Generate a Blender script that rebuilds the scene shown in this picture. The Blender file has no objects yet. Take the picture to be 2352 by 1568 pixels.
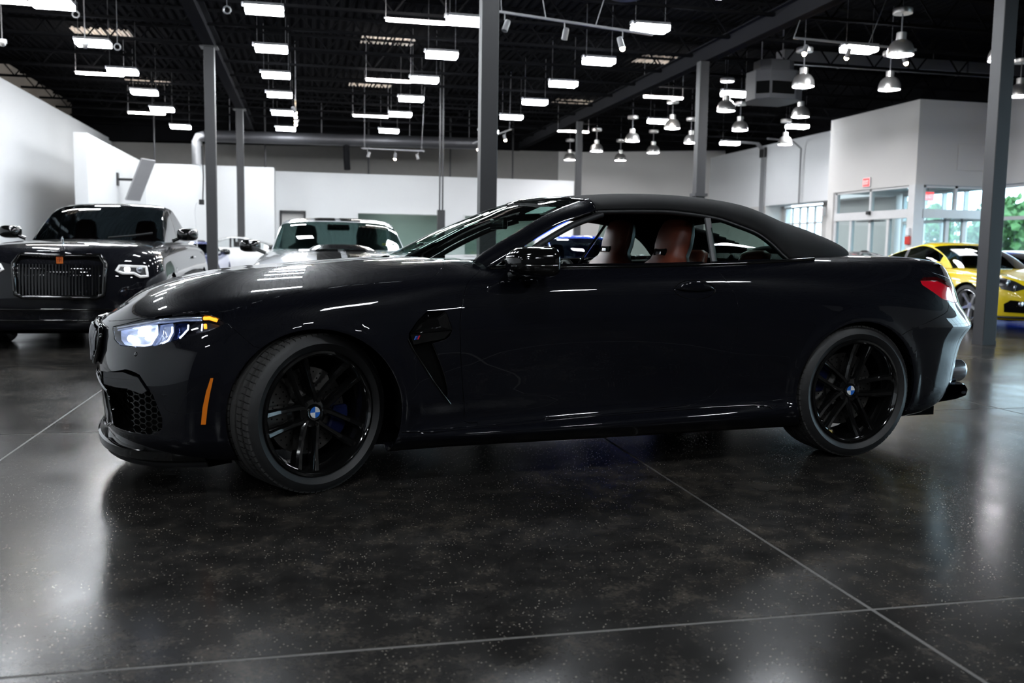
import bpy, bmesh, math, random
import numpy as np
from mathutils import Vector, Matrix, Euler
from mathutils.bvhtree import BVHTree
SC = bpy.context.scene
COL = SC.collection
random.seed(7)
PI = math.pi

# ---------------------------------------------------------------- camera
PITCH, ROLL, YAW, EYE = math.radians(5.648), math.radians(0.891), math.radians(12.676), 1.0734
fw = Vector((math.sin(YAW)*math.cos(PITCH), math.cos(YAW)*math.cos(PITCH), -math.sin(PITCH)))
rt = Vector((math.cos(YAW), -math.sin(YAW), 0.0))
up = rt.cross(fw)
cr = math.cos(ROLL)*rt + math.sin(ROLL)*up
cu = -math.sin(ROLL)*rt + math.cos(ROLL)*up
cd = bpy.data.cameras.new('camera')
cd.sensor_width = 36.0
cd.lens = 2094.46/2352*36.0
cd.clip_end = 300
cd.dof.use_dof = True
cd.dof.focus_distance = 4.7
cd.dof.aperture_fstop = 2.8
cam = bpy.data.objects.new('camera', cd)
COL.objects.link(cam)
M = Matrix((cr, cu, -fw)).transposed().to_4x4()
M.translation = Vector((0, 0, EYE))
cam.matrix_world = M
SC.camera = cam

# ---------------------------------------------------------------- daylight and exposure
world = bpy.data.worlds.new('world')
SC.world = world
world.use_nodes = True
wn = world.node_tree.nodes
bg = wn['Background']
bg.inputs['Color'].default_value = (0.70, 0.86, 1.0, 1)
bg.inputs['Strength'].default_value = 8.5
SC.view_settings.view_transform = 'Standard'
SC.view_settings.look = 'None'
SC.view_settings.exposure = 0.0
SC.view_settings.gamma = 1.0
SC.view_settings.use_curve_mapping = False
SC.cycles.use_denoising = True
SC.cycles.max_bounces = 8
SC.cycles.glossy_bounces = 5
SC.cycles.diffuse_bounces = 3
SC.cycles.transparent_max_bounces = 16
SC.cycles.sample_clamp_indirect = 6.0
SC.cycles.caustics_reflective = False
SC.cycles.caustics_refractive = False

# ---------------------------------------------------------------- helpers: materials
MATS = {}
def mat(name, col=(.5, .5, .5), rough=.5, metal=0., coat=0., emit=None, es=0., noise=None, bump=None, alpha=None, trans=0., spec=.5, croug=.03):
    if name in MATS:
        return MATS[name]
    m = bpy.data.materials.new(name)
    m.use_nodes = True
    nt = m.node_tree
    b = nt.nodes['Principled BSDF']
    b.inputs['Base Color'].default_value = (*col, 1)
    b.inputs['Roughness'].default_value = rough
    b.inputs['Metallic'].default_value = metal
    b.inputs['Coat Weight'].default_value = coat
    b.inputs['Coat Roughness'].default_value = croug
    b.inputs['Specular IOR Level'].default_value = spec
    b.inputs['Transmission Weight'].default_value = trans
    if emit:
        b.inputs['Emission Color'].default_value = (*emit, 1)
        b.inputs['Emission Strength'].default_value = es
    tc = nt.nodes.new('ShaderNodeTexCoord')
    sc, amt = noise if noise else (6.0, .06)
    n = nt.nodes.new('ShaderNodeTexNoise')
    n.inputs['Scale'].default_value = sc
    n.inputs['Detail'].default_value = 4
    nt.links.new(tc.outputs['Object'], n.inputs['Vector'])
    mx = nt.nodes.new('ShaderNodeMix')
    mx.data_type = 'RGBA'
    mx.inputs['A'].default_value = (*[c*(1-amt) for c in col], 1)
    mx.inputs['B'].default_value = (*[min(1, c*(1+amt)) for c in col], 1)
    nt.links.new(n.outputs['Fac'], mx.inputs['Factor'])
    nt.links.new(mx.outputs['Result'], b.inputs['Base Color'])
    if bump:
        bs, bd = bump
        n2 = nt.nodes.new('ShaderNodeTexNoise')
        n2.inputs['Scale'].default_value = bs
        nt.links.new(tc.outputs['Object'], n2.inputs['Vector'])
        bp = nt.nodes.new('ShaderNodeBump')
        bp.inputs['Strength'].default_value = bd
        bp.inputs['Distance'].default_value = .004
        nt.links.new(n2.outputs['Fac'], bp.inputs['Height'])
        nt.links.new(bp.outputs['Normal'], b.inputs['Normal'])
    if alpha is not None:
        b.inputs['Alpha'].default_value = alpha
    MATS[name] = m
    return m

def glass(name, tint=(.8, .9, .88), refl=1.0, dens=.0):
    """thin architectural/automotive glass: tinted see-through + mirror reflection by Fresnel"""
    if name in MATS:
        return MATS[name]
    m = bpy.data.materials.new(name)
    m.use_nodes = True
    nt = m.node_tree
    nt.nodes.clear()
    out = nt.nodes.new('ShaderNodeOutputMaterial')
    mixs = nt.nodes.new('ShaderNodeMixShader')
    tr = nt.nodes.new('ShaderNodeBsdfTransparent')
    tr.inputs['Color'].default_value = (*tint, 1)
    gl = nt.nodes.new('ShaderNodeBsdfGlossy')
    gl.inputs['Roughness'].default_value = .01
    gl.inputs['Color'].default_value = (refl, refl, refl, 1)
    # Schlick reflectance, the same from both sides of the sheet
    ge = nt.nodes.new('ShaderNodeNewGeometry')
    dt = nt.nodes.new('ShaderNodeVectorMath'); dt.operation = 'DOT_PRODUCT'
    nt.links.new(ge.outputs['Normal'], dt.inputs[0]); nt.links.new(ge.outputs['Incoming'], dt.inputs[1])
    def mth(op, a, b):
        n = nt.nodes.new('ShaderNodeMath'); n.operation = op
        for i, q in enumerate((a, b)):
            if q is None: continue
            if isinstance(q, (int, float)): n.inputs[i].default_value = q
            else: nt.links.new(q, n.inputs[i])
        return n.outputs[0]
    ab = mth('ABSOLUTE', dt.outputs['Value'], None)
    pw = mth('POWER', mth('SUBTRACT', 1.0, ab), 5.0)
    fc = mth('ADD', mth('MULTIPLY', pw, .95), .045)
    nt.links.new(fc, mixs.inputs['Fac'])
    nt.links.new(tr.outputs[0], mixs.inputs[1])
    nt.links.new(gl.outputs[0], mixs.inputs[2])
    nt.links.new(mixs.outputs[0], out.inputs['Surface'])
    MATS[name] = m
    return m

# ---------------------------------------------------------------- helpers: meshes
class MB:
    def __init__(s):
        s.v = []; s.f = []
    def add(s, vs, fs):
        o = len(s.v)
        s.v += [tuple(p) for p in vs]
        s.f += [tuple(i+o for i in q) for q in fs]
        return s
    def box(s, c, d, R=None):
        vs = []
        for x in (-.5, .5):
            for y in (-.5, .5):
                for z in (-.5, .5):
                    p = Vector((x*d[0], y*d[1], z*d[2]))
                    if R is not None: p = R @ p
                    vs.append(p+Vector(c))
        return s.add(vs, [(0, 1, 3, 2), (4, 6, 7, 5), (0, 4, 5, 1), (2, 3, 7, 6), (0, 2, 6, 4), (1, 5, 7, 3)])
    def rng(s, a, b):
        return s.box([(a[i]+b[i])/2 for i in range(3)], [abs(b[i]-a[i]) for i in range(3)])
    def bar(s, a, b, w, h=None):
        a = Vector(a); b = Vector(b); h = h or w
        d = (b-a)
        R = d.to_track_quat('Z', 'Y').to_matrix()
        return s.box((a+b)/2, (w, h, d.length), R)
    def tube(s, pts, r, n=8, closed=False, cap=True):
        pts = [Vector(p) for p in pts]
        N = len(pts)
        rs = r if isinstance(r, (list, tuple)) else [r]*N
        prev = None; vs = []
        for i, p in enumerate(pts):
            if closed: t = pts[(i+1) % N]-pts[i-1]
            else: t = pts[min(i+1, N-1)]-pts[max(i-1, 0)]
            if t.length < 1e-9: t = Vector((0, 0, 1))
            t.normalize()
            if prev is None:
                prev = t.orthogonal().normalized()
            prev = (prev-t*prev.dot(t))
            prev = prev.normalized() if prev.length > 1e-6 else t.orthogonal().normalized()
            bn = t.cross(prev)
            for k in range(n):
                a = 2*PI*k/n
                vs.append(p+(prev*math.cos(a)+bn*math.sin(a))*rs[i])
        fs = []
        for i in range(N if closed else N-1):
            for k in range(n):
                j = (i+1) % N
                fs.append((i*n+k, i*n+(k+1) % n, j*n+(k+1) % n, j*n+k))
        if cap and not closed:
            fs.append(tuple(range(n))[::-1]); fs.append(tuple((N-1)*n+k for k in range(n)))
        return s.add(vs, fs)
    def lathe(s, prof, n=32, T=None, closed=False):
        """prof: (radius, height) about local Z; T: Matrix"""
        T = T or Matrix.Identity(4)
        vs = []
        for (r, h) in prof:
            for k in range(n):
                a = 2*PI*k/n
                vs.append(T @ Vector((r*math.cos(a), r*math.sin(a), h)))
        P = len(prof); fs = []
        for i in range(P if closed else P-1):
            j = (i+1) % P
            for k in range(n):
                fs.append((i*n+k, i*n+(k+1) % n, j*n+(k+1) % n, j*n+k))
        return s.add(vs, fs)
    def prism(s, poly, T, depth):
        """2-D outline (x,y) extruded along local z by depth, placed with T"""
        n = len(poly)
        vs = [T @ Vector((p[0], p[1], 0)) for p in poly]+[T @ Vector((p[0], p[1], depth)) for p in poly]
        fs = [tuple(range(n))[::-1], tuple(range(n, 2*n))]+[(i, (i+1) % n, n+(i+1) % n, n+i) for i in range(n)]
        return s.add(vs, fs)
    def grid(s, G):
        """G: rows of points"""
        o = len(s.v); nu = len(G[0])
        vs = [p for r in G for p in r]
        fs = [(i*nu+j, i*nu+j+1, (i+1)*nu+j+1, (i+1)*nu+j) for i in range(len(G)-1) for j in range(nu-1)]
        return s.add(vs, fs)
    def mesh(s, name, smooth=None, bevel=0., seg=1, fix=True):
        me = bpy.data.meshes.new(name)
        me.from_pydata(s.v, [], s.f)
        if fix or bevel:
            bm = bmesh.new(); bm.from_mesh(me)
            bmesh.ops.remove_doubles(bm, verts=bm.verts, dist=1e-6)
            if fix: bmesh.ops.recalc_face_normals(bm, faces=bm.faces)
            if bevel:
                es = [e for e in bm.edges if len(e.link_faces) == 2 and e.calc_face_angle(0) > .5]
                bmesh.ops.bevel(bm, geom=es, offset=bevel, segments=seg, profile=.5, affect='EDGES', clamp_overlap=True)
            bm.to_mesh(me); bm.free()
        if smooth:
            me.shade_smooth()
            me.set_sharp_from_angle(angle=math.radians(smooth))
        return me
    def build(s, name, m, parent=None, smooth=None, bevel=0., seg=1, fix=True):
        return link(name, s.mesh(name, smooth, bevel, seg, fix), m, parent)

def link(name, me, m, parent=None):
    if m is not None and len(me.materials) == 0: me.materials.append(m)
    o = bpy.data.objects.new(name, me)
    COL.objects.link(o)
    if parent is not None: o.parent = parent
    return o
def tag(o, label, cat, group=None):
    o['label'] = label; o['category'] = cat
    if group: o['group'] = group
    return o
def thing(name, label, cat, loc=(0, 0, 0), rz=0., group=None):
    o = bpy.data.objects.new(name, None)
    o.empty_display_size = .2
    COL.objects.link(o)
    o.location = loc; o.rotation_euler = (0, 0, rz)
    return tag(o, label, cat, group)
def struct(o):
    o['kind'] = 'structure'
    return o
def copy_tree(o, parent=None):
    c = o.copy(); COL.objects.link(c)
    c.parent = parent
    for ch in list(o.children): copy_tree(ch, c)
    return c
def TR(x, y, z): return Matrix.Translation((x, y, z))
def RX(a): return Matrix.Rotation(a, 4, 'X')
def RY(a): return Matrix.Rotation(a, 4, 'Y')
def RZ(a): return Matrix.Rotation(a, 4, 'Z')
def pchip(xs, ys):
    xs = np.asarray(xs, float); ys = np.asarray(ys, float)
    h = np.diff(xs); d = np.diff(ys)/h
    m = np.zeros(len(xs))
    if len(xs) == 2: m[:] = d[0]
    else:
        for i in range(1, len(xs)-1):
            if d[i-1]*d[i] > 0:
                w1 = 2*h[i]+h[i-1]; w2 = h[i]+2*h[i-1]
                m[i] = (w1+w2)/(w1/d[i-1]+w2/d[i])
        m[0] = d[0]; m[-1] = d[-1]
    def f(x):
        x = np.clip(np.asarray(x, float), xs[0], xs[-1])
        i = np.clip(np.searchsorted(xs, x)-1, 0, len(xs)-2)
        t = (x-xs[i])/h[i]
        return ((2*t**3-3*t**2+1)*ys[i]+(t**3-2*t**2+t)*h[i]*m[i]+(-2*t**3+3*t**2)*ys[i+1]+(t**3-t**2)*h[i]*m[i+1])
    return f
def fair(keys, sig=.06):
    """smooth curve through keyed (x, value) pairs"""
    xs = [k[0] for k in keys]; f = pchip(xs, [k[1] for k in keys])
    a, b = xs[0]-.3, xs[-1]+.3
    X = np.linspace(a, b, 900); Y = f(X)
    s0 = (Y[np.searchsorted(X, xs[0])+8]-Y[np.searchsorted(X, xs[0])+1])/(X[7]-X[0])
    Y = np.where(X < xs[0], Y[0]+(X-xs[0])*0, Y)
    dx = X[1]-X[0]
    k = np.arange(-int(3*sig/dx), int(3*sig/dx)+1)*dx
    g = np.exp(-k**2/(2*sig**2)); g /= g.sum()
    Yp = np.pad(Y, len(k)//2, mode='edge')
    Ys = np.convolve(Yp, g, mode='valid')
    return lambda x: np.interp(x, X, Ys)
# ---------------------------------------------------------------- the hall: surfaces
def concrete(name, c0, c1, c2, rough0, rough1):
    m = bpy.data.materials.new(name); m.use_nodes = True
    nt = m.node_tree; b = nt.nodes['Principled BSDF']; b.inputs['Specular IOR Level'].default_value = .09
    g = nt.nodes.new('ShaderNodeNewGeometry')
    def noise(sc, det, dist=0):
        n = nt.nodes.new('ShaderNodeTexNoise'); n.inputs['Scale'].default_value = sc; n.inputs['Detail'].default_value = det
        n.inputs['Distortion'].default_value = dist; n.inputs['Roughness'].default_value = .62
        nt.links.new(g.outputs['Position'], n.inputs['Vector']); return n
    n1 = noise(.8, 5, .2); n2 = noise(8, 8, .1); n3 = noise(70, 6)
    r1 = nt.nodes.new('ShaderNodeValToRGB'); e = r1.color_ramp.elements
    e[0].position = .33; e[0].color = (*c0, 1); e[1].position = .70; e[1].color = (*c2, 1)
    k = e.new(.52); k.color = (*c1, 1)
    mx = nt.nodes.new('ShaderNodeMath'); mx.operation = 'MULTIPLY_ADD'; mx.inputs[1].default_value = .60; 
    nt.links.new(n2.outputs['Fac'], mx.inputs[0])
    sc = nt.nodes.new('ShaderNodeMath'); sc.operation = 'MULTIPLY'; sc.inputs[1].default_value = .42
    nt.links.new(n1.outputs['Fac'], sc.inputs[0]); nt.links.new(sc.outputs[0], mx.inputs[2])
    g3 = nt.nodes.new('ShaderNodeMath'); g3.operation = 'MULTIPLY_ADD'; g3.inputs[1].default_value = .42; nt.links.new(n3.outputs['Fac'], g3.inputs[0]); sb_ = nt.nodes.new('ShaderNodeMath'); sb_.operation = 'SUBTRACT'; sb_.inputs[1].default_value = .21; nt.links.new(mx.outputs[0], sb_.inputs[0]); nt.links.new(sb_.outputs[0], g3.inputs[2]); nt.links.new(g3.outputs[0], r1.inputs['Fac'])
    # pale specks of exposed aggregate
    vo = nt.nodes.new('ShaderNodeTexVoronoi'); vo.inputs['Scale'].default_value = 62; nt.links.new(g.outputs['Position'], vo.inputs['Vector'])
    r2 = nt.nodes.new('ShaderNodeValToRGB'); r2.color_ramp.elements[0].position = .085; r2.color_ramp.elements[0].color = (1, 1, 1, 1); r2.color_ramp.elements[1].position = .15; r2.color_ramp.elements[1].color = (0, 0, 0, 1)
    nt.links.new(vo.outputs['Distance'], r2.inputs['Fac'])
    n4 = noise(5, 3)
    th = nt.nodes.new('ShaderNodeMapRange'); th.inputs['From Min'].default_value = .34; th.inputs['From Max'].default_value = .60; nt.links.new(n4.outputs['Fac'], th.inputs['Value'])
    ml = nt.nodes.new('ShaderNodeMath'); ml.operation = 'MULTIPLY'; nt.links.new(r2.outputs['Color'], ml.inputs[0]); nt.links.new(th.outputs[0], ml.inputs[1])
    fm = nt.nodes.new('ShaderNodeMix'); fm.data_type = 'RGBA'; fm.inputs['B'].default_value = (.45, .41, .35, 1)
    nt.links.new(ml.outputs[0], fm.inputs['Factor']); nt.links.new(r1.outputs['Color'], fm.inputs['A'])
    nt.links.new(fm.outputs['Result'], b.inputs['Base Color'])
    mr = nt.nodes.new('ShaderNodeMapRange'); mr.inputs['To Min'].default_value = rough0; mr.inputs['To Max'].default_value = rough1
    mr.inputs['From Min'].default_value = .3; mr.inputs['From Max'].default_value = .7
    nt.links.new(n1.outputs['Fac'], mr.inputs['Value']); nt.links.new(mr.outputs[0], b.inputs['Roughness'])
    bp = nt.nodes.new('ShaderNodeBump'); bp.inputs['Strength'].default_value = .012; bp.inputs['Distance'].default_value = .002
    nt.links.new(n2.outputs['Fac'], bp.inputs['Height']); nt.links.new(bp.outputs['Normal'], b.inputs['Normal'])
    MATS[name] = m
    return m
m_floor = concrete('polished_concrete', (.0075, .0071, .007), (.019, .0177, .0166), (.068, .058, .047), .14, .29)
m_joint = mat('joint_filler', (.10, .095, .088), .55, noise=(40, .3))
m_white = mat('white_wall_paint', (.72, .73, .74), .75, noise=(1.2, .02), bump=(160, .05))
m_grey = mat('warm_grey_wall_paint', (.60, .585, .565), .75, noise=(1.0, .03), bump=(160, .05))
m_beige = mat('bare_block_wall', (.40, .35, .30), .85, noise=(2.0, .1))
m_deck = mat('dark_ceiling_paint', (.008, .008, .0088), .7, noise=(2, .2), spec=0)
m_gird = mat('dark_girder_paint', (.022, .022, .024), .7, spec=0)
m_steel = mat('charcoal_steel', (.024, .024, .026), .5, noise=(3, .06))
m_alu = mat('painted_aluminium', (.62, .62, .62), .45)
m_shade = mat('spun_aluminium', (.62, .60, .58), .30, .85, noise=(20, .05))
m_led = mat('fixture_led', (1, 1, 1), .5, emit=(.90, .95, 1.0), es=95.0)
m_bulb = mat('pendant_diffuser', (1, 1, 1), .5, emit=(.97, .96, 1.0), es=150.0)
m_spot = mat('spot_bulb', (1, .8, .5), .5, emit=(1.0, .72, .42), es=200.0)
m_fix = mat('fixture_grey', (.20, .20, .21), .45)
m_duct = mat('dull_duct_metal', (.055, .055, .06), .42, .4, noise=(4, .2))
m_pane = glass('window_pane', (.86, .93, .94))

XL, XR, YN, YF, ZD = -8.1, 17.2, -12.0, 36.0, 6.05
fl = MB(); fl.rng((XL-.5, YN-.5, -.25), (XR+.3, YF+.5, -.0015))
floor_o = struct(fl.build('floor', m_joint))
SL = 3.18
slab = MB(); slab.rng((-SL/2+.0075, -SL/2+.0075, -.03), (SL/2-.0075, SL/2-.0075, 0))
sm = slab.mesh('slab'); sm.materials.append(m_floor)
for i in range(-3, 5):
    for j in range(-5, 11):
        o = bpy.data.objects.new('slab', sm); COL.objects.link(o); o.parent = floor_o
        o.location = (1.68+SL*(i+.5), 2.39+SL*(j+.5), 0)

# corrugated roof deck
d = MB(); vs = []; fs = []
p = .19; n = int((XR-XL+1)/p)
prof = []
for k in range(n):
    x = XL-.5+k*p
    prof += [(x, ZD), (x+.07, ZD), (x+.10, ZD+.06), (x+.16, ZD+.06)]
prof.append((XL-.5+n*p, ZD))
vs = [(x, YN-.5, z) for x, z in prof]+[(x, YF+.5, z) for x, z in prof]
N = len(prof)
fs = [(k, k+1, N+k+1, N+k) for k in range(N-1)]
d.add(vs, fs)
d.rng((XL-.5, YN-.5, ZD+.1), (XR+.5, YF+.5, ZD+.2))
ceil_o = struct(d.build('ceiling', m_deck, fix=False))
# open-web joists across the hall
j = MB()
zt, zb = ZD-.04, ZD-.72
j.bar((XL, 0, zt), (XR, 0, zt), .09, .05); j.bar((XL+.5, 0, zb), (XR-.5, 0, zb), .09, .05)
x = XL+.3; s = 0
while x < XR-.7:
    j.bar((x, 0, zt if s == 0 else zb), (x+.55, 0, zb if s == 0 else zt), .028); s ^= 1; x += .55
jm = j.mesh('joist', fix=False); jm.materials.append(m_deck)
for k in range(26):
    o = bpy.data.objects.new('joist', jm); COL.objects.link(o); o.parent = ceil_o
    o.location = (0, -9.6+k*1.78, 0)
# girders along the hall on the two column lines
def girder(x, z0, z1, y0=YN, y1=YF):
    m = MB(); m.rng((x-.11, y0, z1-.02), (x+.11, y1, z1)); m.rng((x-.11, y0, z0), (x+.11, y1, z0+.02)); m.rng((x-.012, y0, z0), (x+.012, y1, z1))
    return m.build('girder', m_gird, ceil_o)
girder(-1.86, 4.98, 5.36); girder(8.15, 5.05, 5.40)

# walls
def wall(name, a, b, m=m_white):
    w = MB(); w.rng(a, b); return struct(w.build(name, m))
wall('wall_left', (-7.2, YN, 0), (-6.9, YF, 4.89))
wall('trim_1', (XL-.3, YN, 0), (XL, YF, ZD), m_beige)
wall('wall_far', (9.9, YF, 0), (XR+.3, YF+.3, ZD), m_grey)
wall('wall_far_left', (XL, YF, 0), (9.9, YF+.3, ZD), mat('shaded_grey_wall', (.23, .22, .21), .75))  # weaker pendant light on this end of the wall, put into a darker colour
wall('wall_back', (XL, YN-.3, 0), (XR+.3, YN, ZD), mat('charcoal_wall_paint', (.05, .05, .053), .8, spec=.1))
# thick white partition on the left turning across the far end
w = MB(); w.rng((-5.55, 24.4, 0), (-5.25, 33.0, 3.80)); w.rng((-5.25, 32.7, 0), (-1.10, 33.0, 3.80)); w.rng((-1.4, 33.0, 0), (-1.10, 34.4, 3.80))
w.rng((-1.10, 34.4, 2.42), (10.1, 34.7, 3.82)); w.rng((-1.10, 34.4, 0), (-.97, 34.7, 2.42)); w.rng((-.05, 34.4, 0), (1.80, 34.7, 2.42)); w.rng((5.05, 34.4, 0), (5.80, 34.7, 2.42))
w.rng((1.80, 34.4, 0), (5.05, 34.7, .9)); w.rng((8.6, 34.4, 0), (10.1, 34.7, 2.42)); w.rng((5.80, 34.4, 0), (8.6, 34.7, .9))
struct(w.build('wall_partition', m_white))
# dark lintel band over the far wall
w = MB(); w.add([(XL, YF-.5, 4.78), (11, YF-.5, 5.12), (XR, YF-.5, 5.42), (XR, YF-.5, ZD), (XL, YF-.5, ZD), (XL, YF, 4.78), (11, YF, 5.12), (XR, YF, 5.42), (XR, YF, ZD), (XL, YF, ZD)],
      [(0, 1, 2, 3, 4), (5, 9, 8, 7, 6), (0, 5, 6, 1), (1, 6, 7, 2)])
struct(w.build('trim_2', m_deck))
m_opal = glass('office_glass', (.80, .86, .84))
office = mat('office_wall', (.55, .60, .57), .8)
for x_ in (3.4, 7.2):
    o_ = MB().rng((x_-.6, 34.95, 3.55), (x_+.6, 35.25, 3.6)).build('office_light', mat('office_led', (1, 1, 1), .5, emit=(.95, 1, .97), es=9))
    tag(o_, 'flat light panel inside the office behind the '+('left' if x_ < 5 else 'right')+' window', 'light', 'office light panels')
wall('ceiling_office', (-1.0, 34.7, 3.62), (10.1, 35.7, 3.7), m_white)
for k, (x0, x1) in enumerate(((1.80, 5.05), (5.80, 8.6))):
    f = MB()
    for xx in (x0, x1): f.rng((xx-.03, 34.36, .9), (xx+.03, 34.74, 2.42))
    f.rng((x0, 34.36, 2.38), (x1, 34.74, 2.44)); f.rng((x0, 34.36, .86), (x1, 34.74, .92))
    o = struct(f.build('window_%d' % (k+1), m_white))
    MB().rng((x0, 34.53, .92), (x1, 34.55, 2.38)).build('pane', m_opal, o)
wall('wall_office', (-1.0, 35.6, 0), (10.1, 35.7, 3.8), office)
# far door with a dark frame
dr = MB(); dr.rng((-.97, 34.36, 0), (-.90, 34.7, 2.42)); dr.rng((-.12, 34.36, 0), (-.05, 34.7, 2.42)); dr.rng((-.97, 34.36, 2.34), (-.05, 34.7, 2.42))
o = struct(dr.build('door_1', m_steel))
MB().rng((-.90, 34.55, 0), (-.12, 34.60, 2.34)).build('door_leaf', m_grey, o)
# right wall: solid above, storefront glazing below, nearer than the vestibule
w = MB(); w.rng((XR, YN, 2.95), (XR+.3, 1.1, 5.05)); w.rng((XR, 1.1, 4.45), (XR+.3, 10.9, 5.05)); w.rng((XR, 10.9, 2.95), (XR+.3, YF, 5.05)); w.rng((XR, YN, 0), (XR+.3, YN+1, 2.95)); w.rng((XR, 31.0, 0), (XR+.3, YF, 2.95)); w.rng((XR, 24.4, 0), (XR+.3, 28.4, 2.95)); w.rng((XR, 28.4, 0), (XR+.3, 31.0, .5))
struct(w.build('wall_right', m_grey))
wall('trim_5', (XR-.05, YN, 5.05), (XR+.3, YF, ZD), m_deck)
wall('wall_right_front', (16.5, 24.5, 2.88), (XR, YF, 5.1), m_white)
wall('wall_right_pier', (16.5, 31.1, 0), (XR, YF, 2.88), m_grey)
def storefront(name, y0, y1, cols, x=XR+.15, z0=.1, z1=2.95, zm=2.1, m=m_alu):
    f = MB()
    for k in range(cols+1):
        y = y0+(y1-y0)*k/cols; f.rng((x-.06, y-.035, 0), (x+.06, y+.035, z1))
    for z in (.05, zm, z1-.04): f.rng((x-.055, y0, z-.045), (x+.055, y1, z+.045))
    o = struct(f.build(name, m))
    for k in range(cols):
        a, b = y0+(y1-y0)*k/cols+.035, y0+(y1-y0)*(k+1)/cols-.035
        MB().rng((x-.008, a, .095), (x+.008, b, zm-.045)).build('pane', m_pane, o)
        MB().rng((x-.008, a, zm+.045), (x+.008, b, z1-.085)).build('pane', m_pane, o)
    return o
storefront('window_3', 11.2, 20.3, 6)
storefront('window_4', 1.6, 10.7, 5, z1=4.45, zm=2.6)
w = MB()
for (a, b) in ((10.7, 11.2), (1.1, 1.6), (-11, 1.1)): w.rng((XR, a, 0), (XR+.3, b, 2.95))
w.rng((XR, 10.7, 2.95), (XR+.3, 10.9, 4.45)); w.rng((XR, 1.1, 2.95), (XR+.3, 1.6, 4.45))
struct(w.build('wall_piers', m_grey))
# gridded window on the far right wall
f = MB()
y0, y1, z0, z1 = 28.45, 30.95, .5, 2.80
for k in range(6): f.rng((XR+.02, y0+(y1-y0)*k/5-.03, z0), (XR+.1, y0+(y1-y0)*k/5+.03, z1))
for k in range(5): f.rng((XR+.03, y0, z0+(z1-z0)*k/4-.03), (XR+.09, y1, z0+(z1-z0)*k/4+.03))
o = struct(f.build('window_6', m_alu))
for k in range(5):
    for q in range(4):
        MB().rng((XR+.05, y0+(y1-y0)*k/5+.03, z0+(z1-z0)*q/4+.03), (XR+.06, y0+(y1-y0)*(k+1)/5-.03, z0+(z1-z0)*(q+1)/4-.03)).build('pane', m_pane, o)

# vestibule
VX, VY0, VY1 = 14.92, 20.42, 24.4
w = MB()
w.rng((VX, VY0, 2.90), (VX+.2, VY1, 5.0)); w.rng((VX+.2, VY0, 2.90), (XR, VY0+.2, 5.0)); w.rng((VX+.2, VY1-.15, 2.9), (XR, VY1, 5.0))
w.rng((VX, VY1-.3, 0), (VX+.2, VY1, 2.9))
struct(w.build('wall_vestibule', m_grey))
w = MB(); w.rng((VX+.2, VY0+.2, 3.02), (XR, VY1-.15, 3.06)); struct(w.build('ceiling_vestibule', m_white))
w = MB(); w.rng((VX, VY0, 5.0), (XR+.3, VY1, 5.06)); struct(w.build('trim_3', m_deck))
w = MB(); w.rng((VX-.03, VY0-.03, 0), (VX+.22, VY0+.22, 2.9)); struct(w.build('trim_4', m_alu))
def shopdoor(name, axis, a0, a1, fixed, splits, tz=2.30, dz=2.08):
    """glazed entrance: transom panes above a sliding-door header"""
    def B(m, u0, u1, z0, z1, t=.05):
        if axis == 'y': m.rng((fixed-t, u0, z0), (fixed+t, u1, z1))
        else: m.rng((u0, fixed-t, z0), (u1, fixed+t, z1))
    f = MB()
    B(f, a0, a1, 2.84, 2.92); B(f, a0, a1, dz, tz, .09); B(f, a0, a1, 0, .06)
    for u in (a0, a1): B(f, u-.06, u+.06, 0, 2.92)
    mid = (a0+a1)/2; B(f, mid-.04, mid+.04, tz, 2.9)
    for u in splits: B(f, u-.05, u+.05, 0, dz)
    o = struct(f.build(name, m_alu))
    for (u0, u1) in ((a0+.06, mid-.04), (mid+.04, a1-.06)):
        q = MB(); B(q, u0, u1, tz, 2.84, .008); q.build('pane', m_pane, o)
    e = [a0+.06]+[s for u in splits for s in (u-.05, u+.05)]+[a1-.06]
    for u0, u1 in zip(e[::2], e[1::2]):
        q = MB(); B(q, u0, u1, .06, dz, .008); q.build('pane', m_pane, o)
    q = MB(); B(q, mid-.5, mid+.5, dz-.05, dz-.03, .12); q.build('door_track', m_steel, o)
    return o
shopdoor('door_2', 'y', VY0+.28, VY1-.36, VX+.1, [21.55, 22.35, 23.25])
shopdoor('door_3', 'x', VX+.28, XR-.1, VY0+.1, [15.95, 16.45])
storefront('door_4', VY0+.3, VY1-.2, 4)
for k, (x, y) in enumerate(((15.6, 21.3), (15.6, 22.9), (16.6, 21.3), (16.6, 22.9), (15.6, 23.9))):
    o = MB().lathe([(0, 0), (.09, 0), (.10, .012)], 16, TR(x, y, 3.005)).build('downlight', mat('downlight_led', (1, 1, 1), .5, emit=(1, 1, 1), es=6), None, 40)
    tag(o, 'small round downlight in the vestibule ceiling, '+('nearest the left doors', 'behind the first on the left', 'nearest the right doors', 'behind the first on the right', 'deepest of the five')[k], 'light', 'vestibule downlights')
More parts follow.
